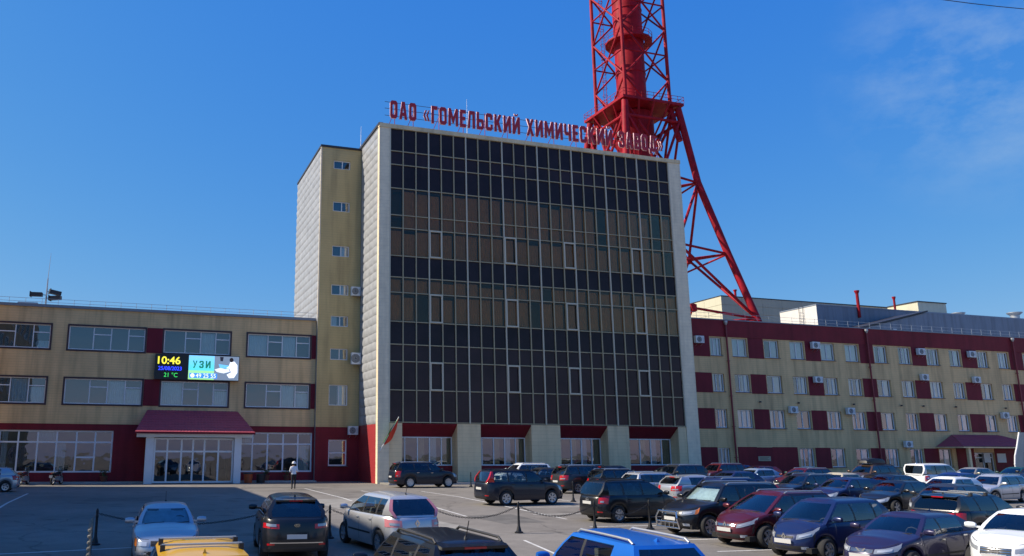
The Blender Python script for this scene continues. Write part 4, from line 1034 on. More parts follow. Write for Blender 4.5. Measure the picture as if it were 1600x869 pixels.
        def seat(x, y0, y1, n):
            q = MB(); q.box(x-.1, x+.45, y0, y1, .5, .72); q.add([(x-.08, y0, .7), (x-.08, y1, .7), (x+.08, y1, .7), (x+.08, y0, .7), (x-.32, y0+.03, min(1.18, s.H-.32)), (x-.32, y1-.03, min(1.18, s.H-.32)), (x-.2, y1-.03, min(1.18, s.H-.32)), (x-.2, y0+.03, min(1.18, s.H-.32))], [(0,1,5,4),(1,2,6,5),(2,3,7,6),(3,0,4,7),(4,5,6,7)])
            for k in range(n):
                m_ = y0+(y1-y0)*(k+.5)/n; zt = min(1.2, s.H-.30); q.box(x-.36, x-.24, m_-.13, m_+.13, zt, zt+.19)
            s.parts.append(('seat', q.mesh('seat'), im, []))
        seat(x1, W*.12, W*.72, 1); seat(x1, -W*.72, -W*.12, 1); seat(x1-.85, -W*.72, W*.72, 2)
        sw_ = MB(); pts = [Vector((x1+.62+.06*math.sin(a), W*.42+.18*math.cos(a), 1.0-.08+.17*math.sin(a))) for a in [2*math.pi*i/12 for i in range(13)]]; sw_.path(pts, .014, 5); s.parts.append(('steering_wheel', sw_.mesh('steering_wheel'), intr, []))
        if s.shade: 
            g = s.grid; q = MB(); m0 = g[1][0]; 
            a, b_ = g[1][0], g[4][0]; vs = []
            for t in (0, 1):
                for f in (-.9, -.45, 0, .45, .9):
                    p = Vector(a).lerp(Vector(b_), t*.82+.04); vs.append((p.x+s.bulge*(1-f*f)-.06, p.y*f, p.z-.01))
            q.add(vs, [(i, i+1, 6+i, 5+i) for i in range(4)]); s.parts.append(('sunshade', q.mesh('sunshade'), foil_glare_m, []))  # foil sheet; on the silver sedan it stands in for windscreen glare
        # mirrors
        for sg in (1, -1):
            a = s.grid[1][1]; x, y, z = a[0]-.02, a[1], a[2]+.03
            q = MB(); q.lathe([(0, -.13), (.055, -.12), (.085, -.06), (.09, .04), (.07, .12), (0, .13)], 10); q.v = [(vx*.75+x+.03, (vz)+0, vy*.9+z+.06) for vx, vy, vz in q.v]
            q.v = [(vx, (y+.19+vy)*sg, vz) for vx, vy, vz in q.v]; q.box(x-.03, x+.04, *sorted((sg*(y-.04), sg*(y+.1))), z, z+.045)
            s.parts.append(('wing_mirror', q.mesh('wing_mirror', smooth=50, recalc=True), 'PAINT', []))
        # roof furniture
        nl = s.nl
        def roofpt(t, f, up):
            k = t*(nl-1); i = min(nl-2, int(k)); q = k-i; a = Vector(s.rl[i][0]).lerp(Vector(s.rl[i+1][0]), q); c_ = Vector(s.rl[i][4]).lerp(Vector(s.rl[i+1][4]), q)
            return Vector((a.x+(c_.x-a.x)*(1-abs(f)), a.y*f, a.z+(c_.z-a.z)*(1-abs(f)**4)+up))
        def roofx(x, f, up):
            for t in [i/200 for i in range(201)]:
                p = roofpt(t, f, up)
                if p.x <= x: return p
            return p
        xf_, xr_ = s.rl[0][0][0]-.12, s.rl[-1][0][0]+.08
        if s.rails:
            for sg in (1, -1):
                q = MB(); pts = [roofx(xf_+(xr_-xf_)*t, .93*sg, (.005 if t in (0, 1) else .055)) for t in (0, .06, .25, .5, .75, .94, 1)]
                q.path(pts, .022, 8); s.parts.append(('roof_rail', q.mesh('roof_rail', smooth=50), metal_g if s.rails == 'silver' else clad_m, []))
        if s.bars:
            for t in (.22, .68):
                q = MB(); x = xf_+(xr_-xf_)*t; a = roofx(x, .97, .075); c_ = roofx(x, -.97, .075); q.add([], []); q.box(x-.035, x+.035, c_.y, a.y, a.z, a.z+.025); s.parts.append(('roof_bar', q.mesh('roof_bar'), metal_g, []))
                for sg in (1, -1): p = roofx(x, .95*sg, -.01); s.parts.append(('bar_foot', MB().box(x-.06, x+.06, p.y-.035, p.y+.035, p.z, p.z+.095).mesh('bar_foot'), blackm, []))
        if s.antenna:
            p = roofx(xr_+.12, 0, 0); s.parts.append(('antenna', MB().tube(p, p+Vector((-.12, 0, .28)), .008, n=5).lathe([(.035, 0), (.02, .04), (0, .05)], 8, p).mesh('antenna'), blackm, []))
        else:
            p = roofx(xr_+.15, 0, -.005); s.parts.append(('fin_antenna', MB().add([(p.x+.09, .0, p.z), (p.x-.07, .03, p.z), (p.x-.07, -.03, p.z), (p.x-.06, 0, p.z+.07)], [(0,1,3),(1,2,3),(2,0,3)]).mesh('fin_antenna'), 'PAINT', []))
        if s.spoiler:
            q = MB(); g = s.grid[-1]; xr_e = s.rl[-1][0][0]; wy = s.rl[-1][0][1]*.95; z = s.rl[-1][0][2]
            q.add([(xr_e+.12, -wy, z+.03), (xr_e+.12, wy, z+.03), (xr_e-.16, wy*.97, z-.012), (xr_e-.16, -wy*.97, z-.012), (xr_e+.1, -wy, z-.04), (xr_e+.1, wy, z-.04), (xr_e-.15, wy*.97, z-.055), (xr_e-.15, -wy*.97, z-.055)], [(0,1,2,3),(4,7,6,5),(0,3,7,4),(1,5,6,2),(3,2,6,7)])
            s.parts.append(('rear_spoiler', q.mesh('rear_spoiler', recalc=True), 'PAINT', [('brake_lamp', MB().box(xr_e-.166, xr_e-.15, -.18, .18, z-.05, z-.02).mesh('brake_lamp'), lens_r)]))
        if s.box:
            q = MB(); n = 9; pr = [(-.95, .02), (-.98, .2), (-.7, .33), (0, .38), (.6, .34), (.95, .2), (1.0, .04)]; p = roofx(-.35, 0, .06); vs = []
            for x, z in pr:
                for f, zf in ((-1, 0), (-1, .6), (-.8, .95), (0, 1), (.8, .95), (1, .6), (1, 0)): vs.append((p.x+x, .38*f*(1 if abs(x) < .9 else .8), p.z+z*zf))
            q.add(vs, [(i*7+k, i*7+k+1, (i+1)*7+k+1, (i+1)*7+k) for i in range(6) for k in range(6)] + [tuple(range(7)), tuple(range(41, 48))[::-1]]); s.parts.append(('roof_box', q.mesh('roof_box', smooth=40, recalc=True), blackm, []))
        if s.bull:
            q = MB(); x = h+.1
            q.path([(x-.02, -.55, .28), (x+.05, -.5, .62), (x, -.42, .82), (x, .42, .82), (x+.05, .5, .62), (x-.02, .55, .28)], .032, 8)
            for y in (-.3, -.1, .1, .3): q.tube((x+.02, y, .3), (x+.02, y, .5), .018, n=6)
            q.tube((x+.02, -.52, .48), (x+.02, .52, .48), .028, n=8); q.tube((x-.0, -.54, .3), (x-.0, .54, .3), .028, n=8); s.parts.append(('bull_bar', q.mesh('bull_bar', smooth=50), chrome, []))
        # wipers
        a, b_ = s.grid[0][0], s.grid[2][0]
        for y0 in (.1, -.55): s.parts.append(('wiper', MB().tube((a[0]+s.bulge*.9, y0, a[2]+.05), (a[0]+s.bulge*.9-.08, y0+.5, a[2]+.08), .012, n=5).mesh('wiper'), blackm, []))
    def place(s, label, x, y, heading, pm, group='cars parked in the lot', cat='car', name='parked_car', mirror_m=None):
        o = bpy.data.objects.new(name, None); col.objects.link(o); tag(o, label, cat, group); o.empty_display_size = .3
        n = Vector((0, -GS if y < GY else 0, 1)).normalized()
        q = Vector((0, 0, 1)).rotation_difference(n) @ Quaternion((0, 0, 1), R(heading)); o.rotation_mode = 'QUATERNION'; o.rotation_quaternion = q; o.location = (x, y, zg(y))
        for nm, me, m, subs in s.parts:
            mm = pm if m == 'PAINT' else m
            if nm == 'wing_mirror' and mirror_m: mm = mirror_m
            p = ob(nm, me, o, None, mm)
            for sn, sm, smm in subs: ob(sn, sm, p, None, smm)
        tm, rm = s.wh
        for xw, sg in s.wpos:
            wv = ob('wheel', tm, o, (xw, sg*(s.W/2-.13), s.rw)); rmo = ob('rim', rm, wv)
            wv.rotation_euler = (0, random.uniform(0, 6), 0 if sg > 0 else math.pi)
        return o
WHEEL = {}
glow_m = mat('lamp_glass', (.55, .58, .62), .08, .3, coat=.8)

# ---- types
W2 = lambda a, b, c, d: [(a, b), (b-.08, c)] 
audi80 = Car(L=4.4, W=1.69, H=1.38, zn=.66, zc=.90, zt=.93, xc=.80, xw=.20, xr=-1.0, xd=-1.55, wb=2.55, fo=.92, rw=.30, nf=5.5, nr=6, head=(.50, .93, .56, .90), headtaper=0, grille=(.45, .6, .9), platez=.35, wins=[(.68, -.13), (-.21, -.98)], rearglass=(.1, .9), antenna=True, roofw=.64, bulge=.08, orange=True, shade=True)  # foil behind this windscreen is added to imitate its bright sky reflection
sport = Car(L=4.48, W=1.855, H=1.64, zb=.24, zn=.88, zc=1.08, zt=1.14, xc=.98, xw=.28, xr=-1.55, xd=-2.05, wb=2.67, fo=.91, rw=.355, clad=True, tail=(.5, .95, .70, .84), strip=True, rearglass=(.1, .9), wins=[(.84, -.02), (-.10, -1.0), (-1.1, -1.5)], rplatez=.46, spoiler=True, roofw=.60, dark=False, remblem='oval', tan=False)
scen = Car(L=4.35, W=1.845, H=1.62, zb=.2, zn=.80, zc=1.02, zt=1.06, xc=1.30, xw=.30, xr=-1.55, xd=-2.02, wb=2.7, fo=.86, rw=.325, nr=5.0, tail=(.5, .95, .66, .90), tail_m=lens_p, plamp=(0, 3), plside=False, wins=[(1.0, -.05), (-.12, -1.0), (-1.1, -1.5)], rplatez=.4, spoiler=False, roofw=.6, remblem='diamond', antenna=True, emblem='diamond', crown=.07)
scen2 = Car(L=4.56, W=1.845, H=1.64, zb=.2, zn=.80, zc=1.02, zt=1.08, xc=1.30, xw=.25, xr=-1.75, xd=-2.1, wb=2.77, fo=.9, rw=.34, nf=2.8, head=(.42, .98, .60, .80), headtaper=.14, grille=(.36, .66, .80), emblem='diamond', chrome_grille=True, wins=[(1.0, -.05), (-.12, -1.0), (-1.1, -1.7)], rails='silver', platez=.5, roofw=.6, crown=.07)
mega = Car(L=4.13, W=1.72, H=1.61, zb=.2, zn=.76, zc=1.0, zt=1.05, xc=1.22, xw=.40, xr=-1.45, xd=-1.92, wb=2.58, fo=.8, rw=.305, nf=2.6, head=(.40, .98, .60, .84), headtaper=.08, grille=(.30, .66, .78), emblem='diamond', wins=[(.95, -.05), (-.12, -1.0), (-1.08, -1.4)], platez=.5, crown=.08, roofw=.62)
vect = Car(L=4.5, W=1.71, H=1.42, zn=.68, zc=.93, zt=.97, xc=.92, xw=.18, xr=-1.25, xd=-1.85, wb=2.64, fo=.92, rw=.31, nf=2.9, head=(.36, .98, .64, .88), headtaper=.04, grille=(.33, .68, .86), emblem='vee', chrome_grille=True, platez=.46, wins=[(.78, -.1), (-.18, -1.15)], crown=.07)
qash = Car(L=4.38, W=1.81, H=1.59, zb=.24, zn=.88, zc=1.06, zt=1.12, xc=1.02, xw=.30, xr=-1.5, xd=-1.98, wb=2.65, fo=.9, rw=.345, clad=True, nf=2.7, head=(.44, .98, .66, .82), headtaper=.12, grille=(.36, .56, .84), emblem='ring', chrome_grille=True, wins=[(.86, -.02), (-.1, -1.0), (-1.1, -1.45)], crown=.07, roofw=.6)
sand = Car(L=4.08, W=1.733, H=1.66, zb=.24, zn=.86, zc=1.03, zt=1.06, xc=.95, xw=.38, xr=-1.5, xd=-1.88, wb=2.59, fo=.82, rw=.325, clad=True, rails='silver', spoiler=False, wins=[(.8, -.08), (-.16, -1.0)], roofw=.63, tail=(.55, .95, .6, .95), rearglass=(.1, .9))
peug = Car(L=4.45, W=1.84, H=1.72, zb=.22, zn=.88, zc=1.06, zt=1.12, xc=.98, xw=.3, xr=-1.6, xd=-2.05, wb=2.68, fo=.92, rw=.345, clad=True, rails='black', spoiler=True, wins=[(.84, -.04), (-.12, -1.0), (-1.08, -1.5)], roofw=.62, antenna=True, tail=(.5, .95, .66, .86))
pali = Car(L=4.98, W=1.975, H=1.75, zb=.25, zn=.98, zc=1.16, zt=1.2, xc=1.15, xw=.5, xr=-2.0, xd=-2.32, wb=2.9, fo=.95, rw=.38, nf=4, nr=5, clad=False, rails='silver', wins=[(1.02, .12), (.03, -.95), (-1.05, -1.95)], dark=True, spoiler=True, tail=(.72, .95, .5, .96), roofw=.63, spk=10, chrome_grille=True)
xtra = Car(L=4.63, W=1.79, H=1.70, zb=.25, zn=.93, zc=1.10, zt=1.14, xc=1.05, xw=.45, xr=-1.9, xd=-2.2, wb=2.63, fo=.93, rw=.355, nf=4, nr=5.5, plamp=(0, 4), tail=(0, 0, 0, 0), rails='black', wins=[(.92, .02), (-.07, -1.0), (-1.1, -1.85)], roofw=.64, spk=6, rplatez=.62)
zafi = Car(L=4.47, W=1.80, H=1.63, zb=.19, zn=.80, zc=1.02, zt=1.04, xc=1.30, xw=.40, xr=-1.75, xd=-2.1, wb=2.70, fo=.88, rw=.32, nf=2.8, nr=4.5, tail=(.66, .95, .62, .99), tail_m=lens_r, wins=[(1.0, .0), (-.08, -.95), (-1.05, -1.72)], roofw=.62, spk=7, remblem='ring', rplatez=.66, rails='black')
xc90 = Car(L=4.81, W=1.90, H=1.76, zb=.25, zn=.93, zc=1.14, zt=1.16, xc=1.08, xw=.45, xr=-2.0, xd=-2.3, wb=2.86, fo=.93, rw=.37, nf=3.6, nr=5, clad=True, rails='silver', plamp=(0, 4), tail=(.7, .95, .75, .98), head=(.46, .96, .66, .86), headtaper=.03, orange=True, grille=(.34, .64, .86), chrome_grille=True, bull=True, wins=[(.94, .02), (-.07, -1.05), (-1.15, -1.95)], dark=True, roofw=.62, spk=6, shade=True, platez=.46)
hatch = Car(L=4.2, W=1.76, H=1.47, zn=.74, zc=.96, zt=1.0, xc=.98, xw=.25, xr=-1.45, xd=-1.9, rw=.315, wins=[(.84, -.05), (-.13, -1.05)], spoiler=True)
sedan = Car(L=4.55, W=1.75, H=1.45, zn=.70, zc=.94, zt=.98, xc=.95, xw=.2, xr=-1.2, xd=-1.8, rw=.315, wins=[(.8, -.08), (-.16, -1.1)])
lada = Car(L=4.1, W=1.62, H=1.43, zn=.80, zc=.92, zt=.92, xc=.72, xw=.3, xr=-1.0, xd=-1.4, wb=2.42, fo=.72, rw=.295, nf=8, nr=8, head=(.55, .93, .5, .86), headtaper=0, wins=[(.62, -.1), (-.18, -.95)], tan=True, bulge=.04, roofw=.66, fascia=False)
wagon = Car(L=4.6, W=1.76, H=1.50, zn=.72, zc=.95, zt=1.0, xc=.95, xw=.2, xr=-1.85, xd=-2.15, rw=.315, wins=[(.8, -.08), (-.16, -1.1), (-1.2, -1.85)], rails='silver', shade=False)
suv = Car(L=4.55, W=1.84, H=1.68, zb=.24, zn=.92, zc=1.1, zt=1.14, xc=1.0, xw=.4, xr=-1.75, xd=-2.1, wb=2.66, rw=.35, clad=True, rails='silver', wins=[(.86, .0), (-.08, -1.0), (-1.1, -1.7)], spoiler=True)
suvbox = Car(L=4.6, W=1.84, H=1.70, zb=.24, zn=.92, zc=1.1, zt=1.14, xc=1.0, xw=.4, xr=-1.75, xd=-2.1, wb=2.66, rw=.35, clad=True, rails='black', box=True, wins=[(.86, .0), (-.08, -1.0), (-1.1, -1.7)])
van = Car(L=4.4, W=1.80, H=1.82, zb=.22, zn=.84, zc=1.08, zt=1.12, xc=1.25, xw=.55, xr=-2.0, xd=-2.15, wb=2.7, fo=.85, rw=.32, nr=7, wins=[(1.0, .1), (.02, -.95), (-1.05, -1.95)], roofw=.70, tail=(.8, .97, .5, .9))
barhatch = Car(L=4.35, W=1.77, H=1.62, zn=.76, zc=.98, zt=1.02, xc=1.0, xw=.25, xr=-1.6, xd=-2.0, rw=.32, bars=True, wins=[(.86, -.05), (-.13, -1.05)], roofw=.66)
peug2 = Car(L=4.6, W=1.84, H=1.62, zb=.22, zn=.88, zc=1.06, zt=1.12, xc=.98, xw=.3, xr=-1.7, xd=-2.1, wb=2.7, fo=.92, rw=.345, bars=True, wins=[(.84, -.04), (-.12, -1.0), (-1.08, -1.6)], dark=True, roofw=.62, spoiler=True)

P_black = paint('black', (.008, .009, .012)); P_navyblk = paint('midnight', (.008, .011, .022)); P_silver = paint('silver', (.42, .44, .47), .55, .3); P_silver2 = paint('silver_pale', (.50, .51, .53), .5, .3)
P_yellow = paint('yellow', (.62, .34, .015)); P_blue = paint('bright_blue', (.012, .13, .52), .2); P_dkblue = paint('dark_blue', (.013, .023, .085), .2); P_violet = paint('violet_blue', (.022, .019, .062), .2)
P_wine = paint('wine', (.085, .010, .018), .3); P_white = paint('white', (.68, .70, .72)); P_grey = paint('graphite', (.035, .037, .042), .3); P_dred = paint('dark_red', (.085, .010, .014), .2); P_red = paint('red', (.38, .02, .02)); P_beige = paint('beige', (.40, .36, .27)); P_lblue = paint('light_blue', (.22, .30, .42), .3); P_green = paint('bottle_green', (.012, .05, .045)); P_royal = paint('royal_blue', (.014, .026, .13), .2); P_gold = paint('gold_grey', (.27, .25, .21), .4); P_brown=paint('brown', (.08, .05, .035), .3)

# ---- foreground row
audi80.place('silver angular sedan facing the camera behind the yellow car roof', 1.02, 24.3, -91, P_silver)
sport.place('black crossover seen from behind with full width red lamp strip', 4.45, 24.1, 85, P_black)
scen.place('silver compact van seen from behind with a round tail and pale lamps', 7.5, 24.55, 97, P_silver2)
barhatch.place('yellow car with two roof bars cut off by the bottom edge', 1.1, 14.0, 90, P_yellow)
peug.place('black crossover roof with thin antenna in the bottom centre', 4.95, 13.6, 92, P_black)
sand.place('bright blue hatchback with silver roof rails at the bottom edge', 8.2, 13.2, 90, P_blue)
# ---- row facing left on the right
xc90.place('black large off roader with chrome bull bar and foil sunshade', 20.2, 25.2, 186, P_black)
scen2.place('wine red people carrier with chrome diamond badge facing left', 19.95, 22.4, 188, P_wine)
mega.place('dark blue rounded compact van with diamond badge beside the wine red one', 19.45, 19.7, 190, P_dkblue)
vect.place('violet blue sedan with chrome vee in its grille', 19.55, 17.2, 192, P_violet)
qash.place('white crossover with ring badge at the right edge of the picture', 21.7, 15.6, 195, P_white)
# ---- lone cars by the tower
pali.place('large black off roader with chrome wheels parked along the tower front', 19.9, 56.2, 3, P_navyblk)
xtra.place('black boxy off roader with tall red pillar lamps', 18.8, 38.6, 5, P_navyblk)
zafi.place('black people carrier with large red and clear tail lamps', 19.75, 30.2, 7, P_black)
# ---- far rows
far = [
 (suv, 'white off roader behind the black boxy one', 27.6, 56.0, 182, P_white),
 (hatch, 'graphite hatchback half hidden behind the black boxy off roader', 26.0, 50.0, 182, P_grey),
 (suv, 'dark off roader with red tail lamp beside the thin white post', 27.2, 46.3, 4, P_grey),
 (wagon, 'black estate car second from the thin white post', 28.5, 44.2, 4, P_black),
 (wagon, 'silver estate car with black side glass behind the black people carrier', 27.8, 39.6, 5, P_silver2),
 (hatch, 'pale silver hatchback roof between the silver estate and the navy estate', 28.2, 37.0, 5, P_silver),
 (wagon, 'navy estate car with pale rear screen behind the bull bar off roader', 28.2, 33.7, 6, P_dkblue),
 (sedan, 'black car with brightly reflecting windscreen by the tower corner', 42.3, 57.3, 186, P_black),
 (hatch, 'dark hatchback low in front of the fourth tower bay', 36.5, 57.5, 4, P_navyblk),
 (suv, 'dark red off roader nearest the tower corner in the far row', 43.0, 53.6, 186, P_dred),
 (hatch, 'red hatchback behind the dark red off roader', 47.5, 54.8, 186, P_red),
 (hatch, 'royal blue car roof seen under the wall plaque', 49.7, 58.9, 4, P_royal),
 (sedan, 'light blue sedan between two dark red cars', 40.3, 46.8, 187, P_lblue),
 (wagon, 'dark red estate right of the light blue sedan', 42.6, 45.0, 187, P_dred),
 (lada, 'old beige boxy sedan in the far row', 39.9, 39.4, 188, P_beige),
 (hatch, 'bottle green car behind the old beige sedan', 47.0, 49.3, 187, P_green),
 (suvbox, 'brown off roader carrying a black roof box', 50.2, 46.7, 187, P_brown),
 (sedan, 'black sedan with side window stickers right of the beige sedan', 40.3, 36.4, 188, P_black),
 (van, 'white high roofed van showing its rear doors', 52.5, 43.6, 6, P_white),
 (hatch, 'white hatchback with dark glass in front of the white van', 41.0, 33.4, 190, P_white),
 (sedan, 'royal blue sedan roof behind the silver estate on the right', 47.5, 38.3, 188, P_royal),
 (wagon, 'silver estate with roof rails on the right', 46.1, 34.8, 190, P_silver2),
 (sedan, 'pale beige sedan with sunlit cabin under the door canopy', 61.0, 47.6, 188, P_gold),
 (hatch, 'dark green hatchback in the shade of the door canopy', 66.0, 47.8, 188, P_green),
 (hatch, 'graphite hatchback right of the door canopy posts', 72.0, 48.5, 188, P_grey),
 (van, 'white van with brown rear glass at the right edge', 52.6, 34.8, 8, P_white),
 (hatch, 'dark green hatchback roof below the white van at the right edge', 45.6, 29.8, 190, P_green),
 (peug2, 'black estate with silver roof bars and tinted rear glass', 26.6, 20.9, 9, P_black),
 (hatch, 'black hatchback behind the navy estate, left of the dark red off roader', 36.6, 51.2, 186, P_black),
 (suv, 'graphite off roader in the middle of the far rows', 35.2, 48.2, 186, P_grey),
 (sedan, 'dark blue sedan behind the bull bar off roader roof', 34.3, 41.8, 187, P_dkblue),
 (wagon, 'black estate between the dark blue sedan and the beige sedan', 34.6, 36.6, 188, P_navyblk),
 (hatch, 'dark blue hatchback squeezed behind the wine red people carrier', 34.4, 33.6, 188, P_dkblue),
 (sedan, 'black sedan behind the dark blue compact van', 34.6, 30.8, 189, P_black),
 (hatch, 'graphite hatchback behind the violet blue sedan', 33.8, 27.6, 190, P_grey),
 (wagon, 'black estate in the third row right of the brown off roader', 55.6, 46.9, 187, P_black),
 (hatch, 'dark green hatchback under the middle downpipe', 55.0, 50.5, 187, P_green),
 (suv, 'black off roader far right in front of the door canopy', 63.0, 44.0, 188, P_black),
 (suv, 'grey off roader with red lamps at the right edge', 31.9, 20.2, 12, P_gold),
]
for t_, lab, x, y, hd, pm_ in far: t_.place(lab, x, y, hd, pm_)
hatch.place('silver hatchback cut off by the left edge of the picture', -8.5, 55.8, 184-180, P_silver, 'cars parked in the lot').rotation_quaternion = Quaternion((0, 0, 1), R(182))
# ================================================================== neighbouring block that shades the left of the lot
N_ = thing('neighbour_block', 'beige block outside the left edge whose shadow covers the lot', 'building')
MB().box(-30, -12.3, 28.3, 65.2, -1.2, 18).build('wall', beige, N_)
MB().box(-30.1, -12.2, 28.2, 65.3, 18, 18.2).build('roof', roofgrey, N_)
nf = MB(); nf.box(-.03, .06, 0, 2.0, 0, .1); nf.box(-.03, .06, 0, 2.0, 1.7, 1.8); nf.box(-.03, .06, 0, .1, .1, 1.7); nf.box(-.03, .06, 1.9, 2.0, .1, 1.7); nf.box(-.03, .06, .95, 1.05, .1, 1.7); nf = nf.mesh('window'); nf.materials.append(white_pvc)
npn = MB().box(.0, .03, .1, 1.9, .1, 1.7).mesh('pane'); npn.materials.append(navy)
for k in range(5):
    for j in range(9): o = ob('window', nf, N_, (-12.3, 29.6+j*3.6, 1.2+k*3.4)); ob('pane', npn, o)

# ================================================================== display screen on the left wing
SX0, SX1, SZ0, SZ1, SY = 1.33, 8.09, 8.13, 10.17, 68.5
D = thing('led_screen', 'lit clock and advertising screen hung between the two upper window rows', 'screen', (SX0, SY, SZ0))
SW, SH = SX1-SX0, SZ1-SZ0
MB().box(0, SW, 0, .42, 0, SH).build('casing', darkm, D)
def em(name, c, s=1.0): return mat('led_'+name, c, .5, emit=s)
def panel(x0, x1, z0, z1, m, y=-.004, name='lit_panel'): return MB().quad((x0, y, z0), (x1, y, z0), (x1, y, z1), (x0, y, z1)).build(name, m, D)
panel(.04, 2.62, .04, SH-.04, mat('led_off', (.012, .014, .012), .4))
def text(s, x, z, h, m, wx=1.0, y=-.012, bold=.0):
    cu = bpy.data.curves.new('txt', 'FONT'); cu.body = s; cu.size = 1.0; cu.offset = bold
    o = bpy.data.objects.new('tmp', cu); me = bpy.data.meshes.new_from_object(o); bpy.data.objects.remove(o)
    xs = [v.co.x for v in me.vertices]; ys_ = [v.co.y for v in me.vertices]; k = h/(max(ys_)-min(ys_)); mn = min(xs); my = min(ys_)
    for v in me.vertices: v.co = ((v.co.x-mn)*k*wx, 0, (v.co.y-my)*k)
    me.name = 'lettering'; me.materials.clear(); me.materials.append(m); return ob('lettering', me, D, (x, y, z))
text('10:46', .22, 1.22, .62, em('yellow', (.85, .75, .05), .9), 1.06, bold=.02)
text('25/08/2023', .28, .72, .32, em('blue', (.03, .06, .95), 1.0), .95, bold=.02)
text('21 °C', .75, .18, .36, em('green', (.05, .7, .12), .8), .95)
# advert: sky-to-grass backdrop split in bands, big word, phone bar, ultrasound picture made of flat shapes
for i in range(8):
    t = i/7; c = (.10+.35*abs(t-.45)*.6, .72-.12*t, .45+.5*t) if t > .35 else (.35, .75, .25+.3*t); panel(2.66, SW-.04, .04+(SH-.08)*i/8, .04+(SH-.08)*(i+1)/8, em('band%d' % i, c, .75))
GL['У'] = [[(.08,0),(.26,0),(.6,1),(.45,1),(.31,.52),(.15,1),(0,1),(.23,.35),(.17,.16),(.08,.16)]]
xx_ = 2.98
for ch_ in 'УЗИ':
    me_ = glyph_mesh(ch_, .62, .60, .004); me_.materials.clear(); me_.materials.append(em('dkgreen', (.01, .22, .14), .5))
    o_ = ob('lettering', me_, D, (xx_, -.02, .98)); o_.rotation_euler = (R(90), 0, 0); xx_ += .52
panel(2.75, 4.98, .16, .56, em('barblue', (.05, .25, .85), .8), -.008); text('49 25 55', 3.26, .20, .33, em('white', (.9, .92, .95), .9), .98, -.016, 0)
b = MB(); b.add([(3.0+.17*math.cos(a*math.pi/6), -.016, .36+.17*math.sin(a*math.pi/6)) for a in range(12)], [tuple(range(12))]); b.build('phone_dot', em('white', (.9, .92, .95), .9), D)
panel(4.72, SW-.04, .04, SH-.04, em('room', (.20, .26, .34), .6), -.007)
def blob(pts, m, y): return MB().add([(x, y, z) for x, z in pts], [tuple(range(len(pts)))]).build('picture_shape', m, D)
blob([(4.75, .9), (5.2, 1.05), (5.6, .95), (5.9, 1.0), (6.0, .75), (5.5, .6), (4.95, .7)], em('sheet', (.75, .8, .85), .8), -.011)
blob([(5.05, 1.35), (5.9, 1.25), (5.95, .98), (5.2, 1.02)], em('cyan', (.15, .5, .8), .8), -.013)
blob([(5.15, 1.95), (5.45, 1.95), (5.4, 1.6), (5.2, 1.6)], em('dk', (.03, .03, .05), .3), -.013)
blob([(6.0, 1.55), (6.35, 1.6), (6.6, 1.3), (6.62, .7), (6.35, .25), (5.95, .22), (5.75, .5), (6.1, .7), (5.95, 1.0), (5.7, 1.05), (5.9, 1.2)], em('coat', (.85, .87, .92), .85), -.014)
blob([(6.1+.17*math.cos(a*math.pi/5), 1.72+.19*math.sin(a*math.pi/5)) for a in range(10)], em('hair', (.03, .02, .02), .3), -.016)
for z in (.3, 1.6): MB().box(.5, .6, .42, .52, z, z+.1).build('wall_bracket', darkm, D)

# ================================================================== flags on the tower corner
F_ = thing('flag', 'red and green flag on a slanted pole at the tower corner', 'flag', (18.75, YT-.06, 2.6))
MB().tube((-.15, 0, -.1), (1.2, -.75, 2.55), .03, n=8).build('pole', whitep, F_, smooth=40)
def cloth(m, off, wd, name):
    b = MB(); n = 14; vs = []
    for i in range(n+1):
        t = .22+.76*i/n; p = Vector((-.15+1.35*t, -.75*t, -.1+2.65*t))
        for k in range(5):
            u = k/4; wv = wd*math.sin(math.pi*min(1, (i+1.5)/n*.9))*u
            vs.append((p.x+off[0]*wv+.03*math.sin(i*.9+k), p.y+off[1]*wv+.05*math.sin(i*.7+k*1.3), p.z+off[2]*wv))
    b.add(vs, [(i*5+k, (i+1)*5+k, (i+1)*5+k+1, i*5+k+1) for i in range(n) for k in range(4)]); b.build(name, m, F_, smooth=60)
cloth(mat('flag_red', (.80, .06, .02), .7), (.35, -.2, -.8), .5, 'red_stripe'); cloth(mat('flag_green', (.05, .28, .05), .7), (-.75, -.2, -.1), .18, 'green_stripe')

# ================================================================== roof masts
def aerial(label, x, y, z, h):
    o = thing('aerial', label, 'antenna', (x, y, z), 0, 'thin roof aerials'); MB().tube((0, 0, 0), (0, 0, h*.55), .05, .035, n=6).build('mast', metal_g, o); MB().tube((0, 0, h*.55), (0, 0, h), .028, .012, n=5).build('whip', metal_g, o)
    MB().lathe([(.16, 0), (.16, .05), (.05, .12)], 8).build('foot', metal_g, o)
aerial('tall thin aerial rising behind the roof letters', 29.55, 70, 29.8, 7.0); aerial('short aerial on the tower roof beside the stair tower', 19.25, 72, 29.8, 3.6)
sm = thing('siren_mast', 'roof mast carrying three horn loudspeakers on the left wing', 'loudspeaker', (-7.7, 73, ZL))
MB().tube((0, 0, .4), (0, 0, 3.0), .07, .05, n=8).build('mast', metal_g, sm); MB().tube((0, 0, 3.0), (.06, 0, 5.2), .03, .012, n=6).build('whip', metal_g, sm)
for a in range(3): MB().tube((.45*math.cos(a*2.1), .45*math.sin(a*2.1), 0), (0, 0, .7), .035, n=6).build('mast_foot', darkm, sm)
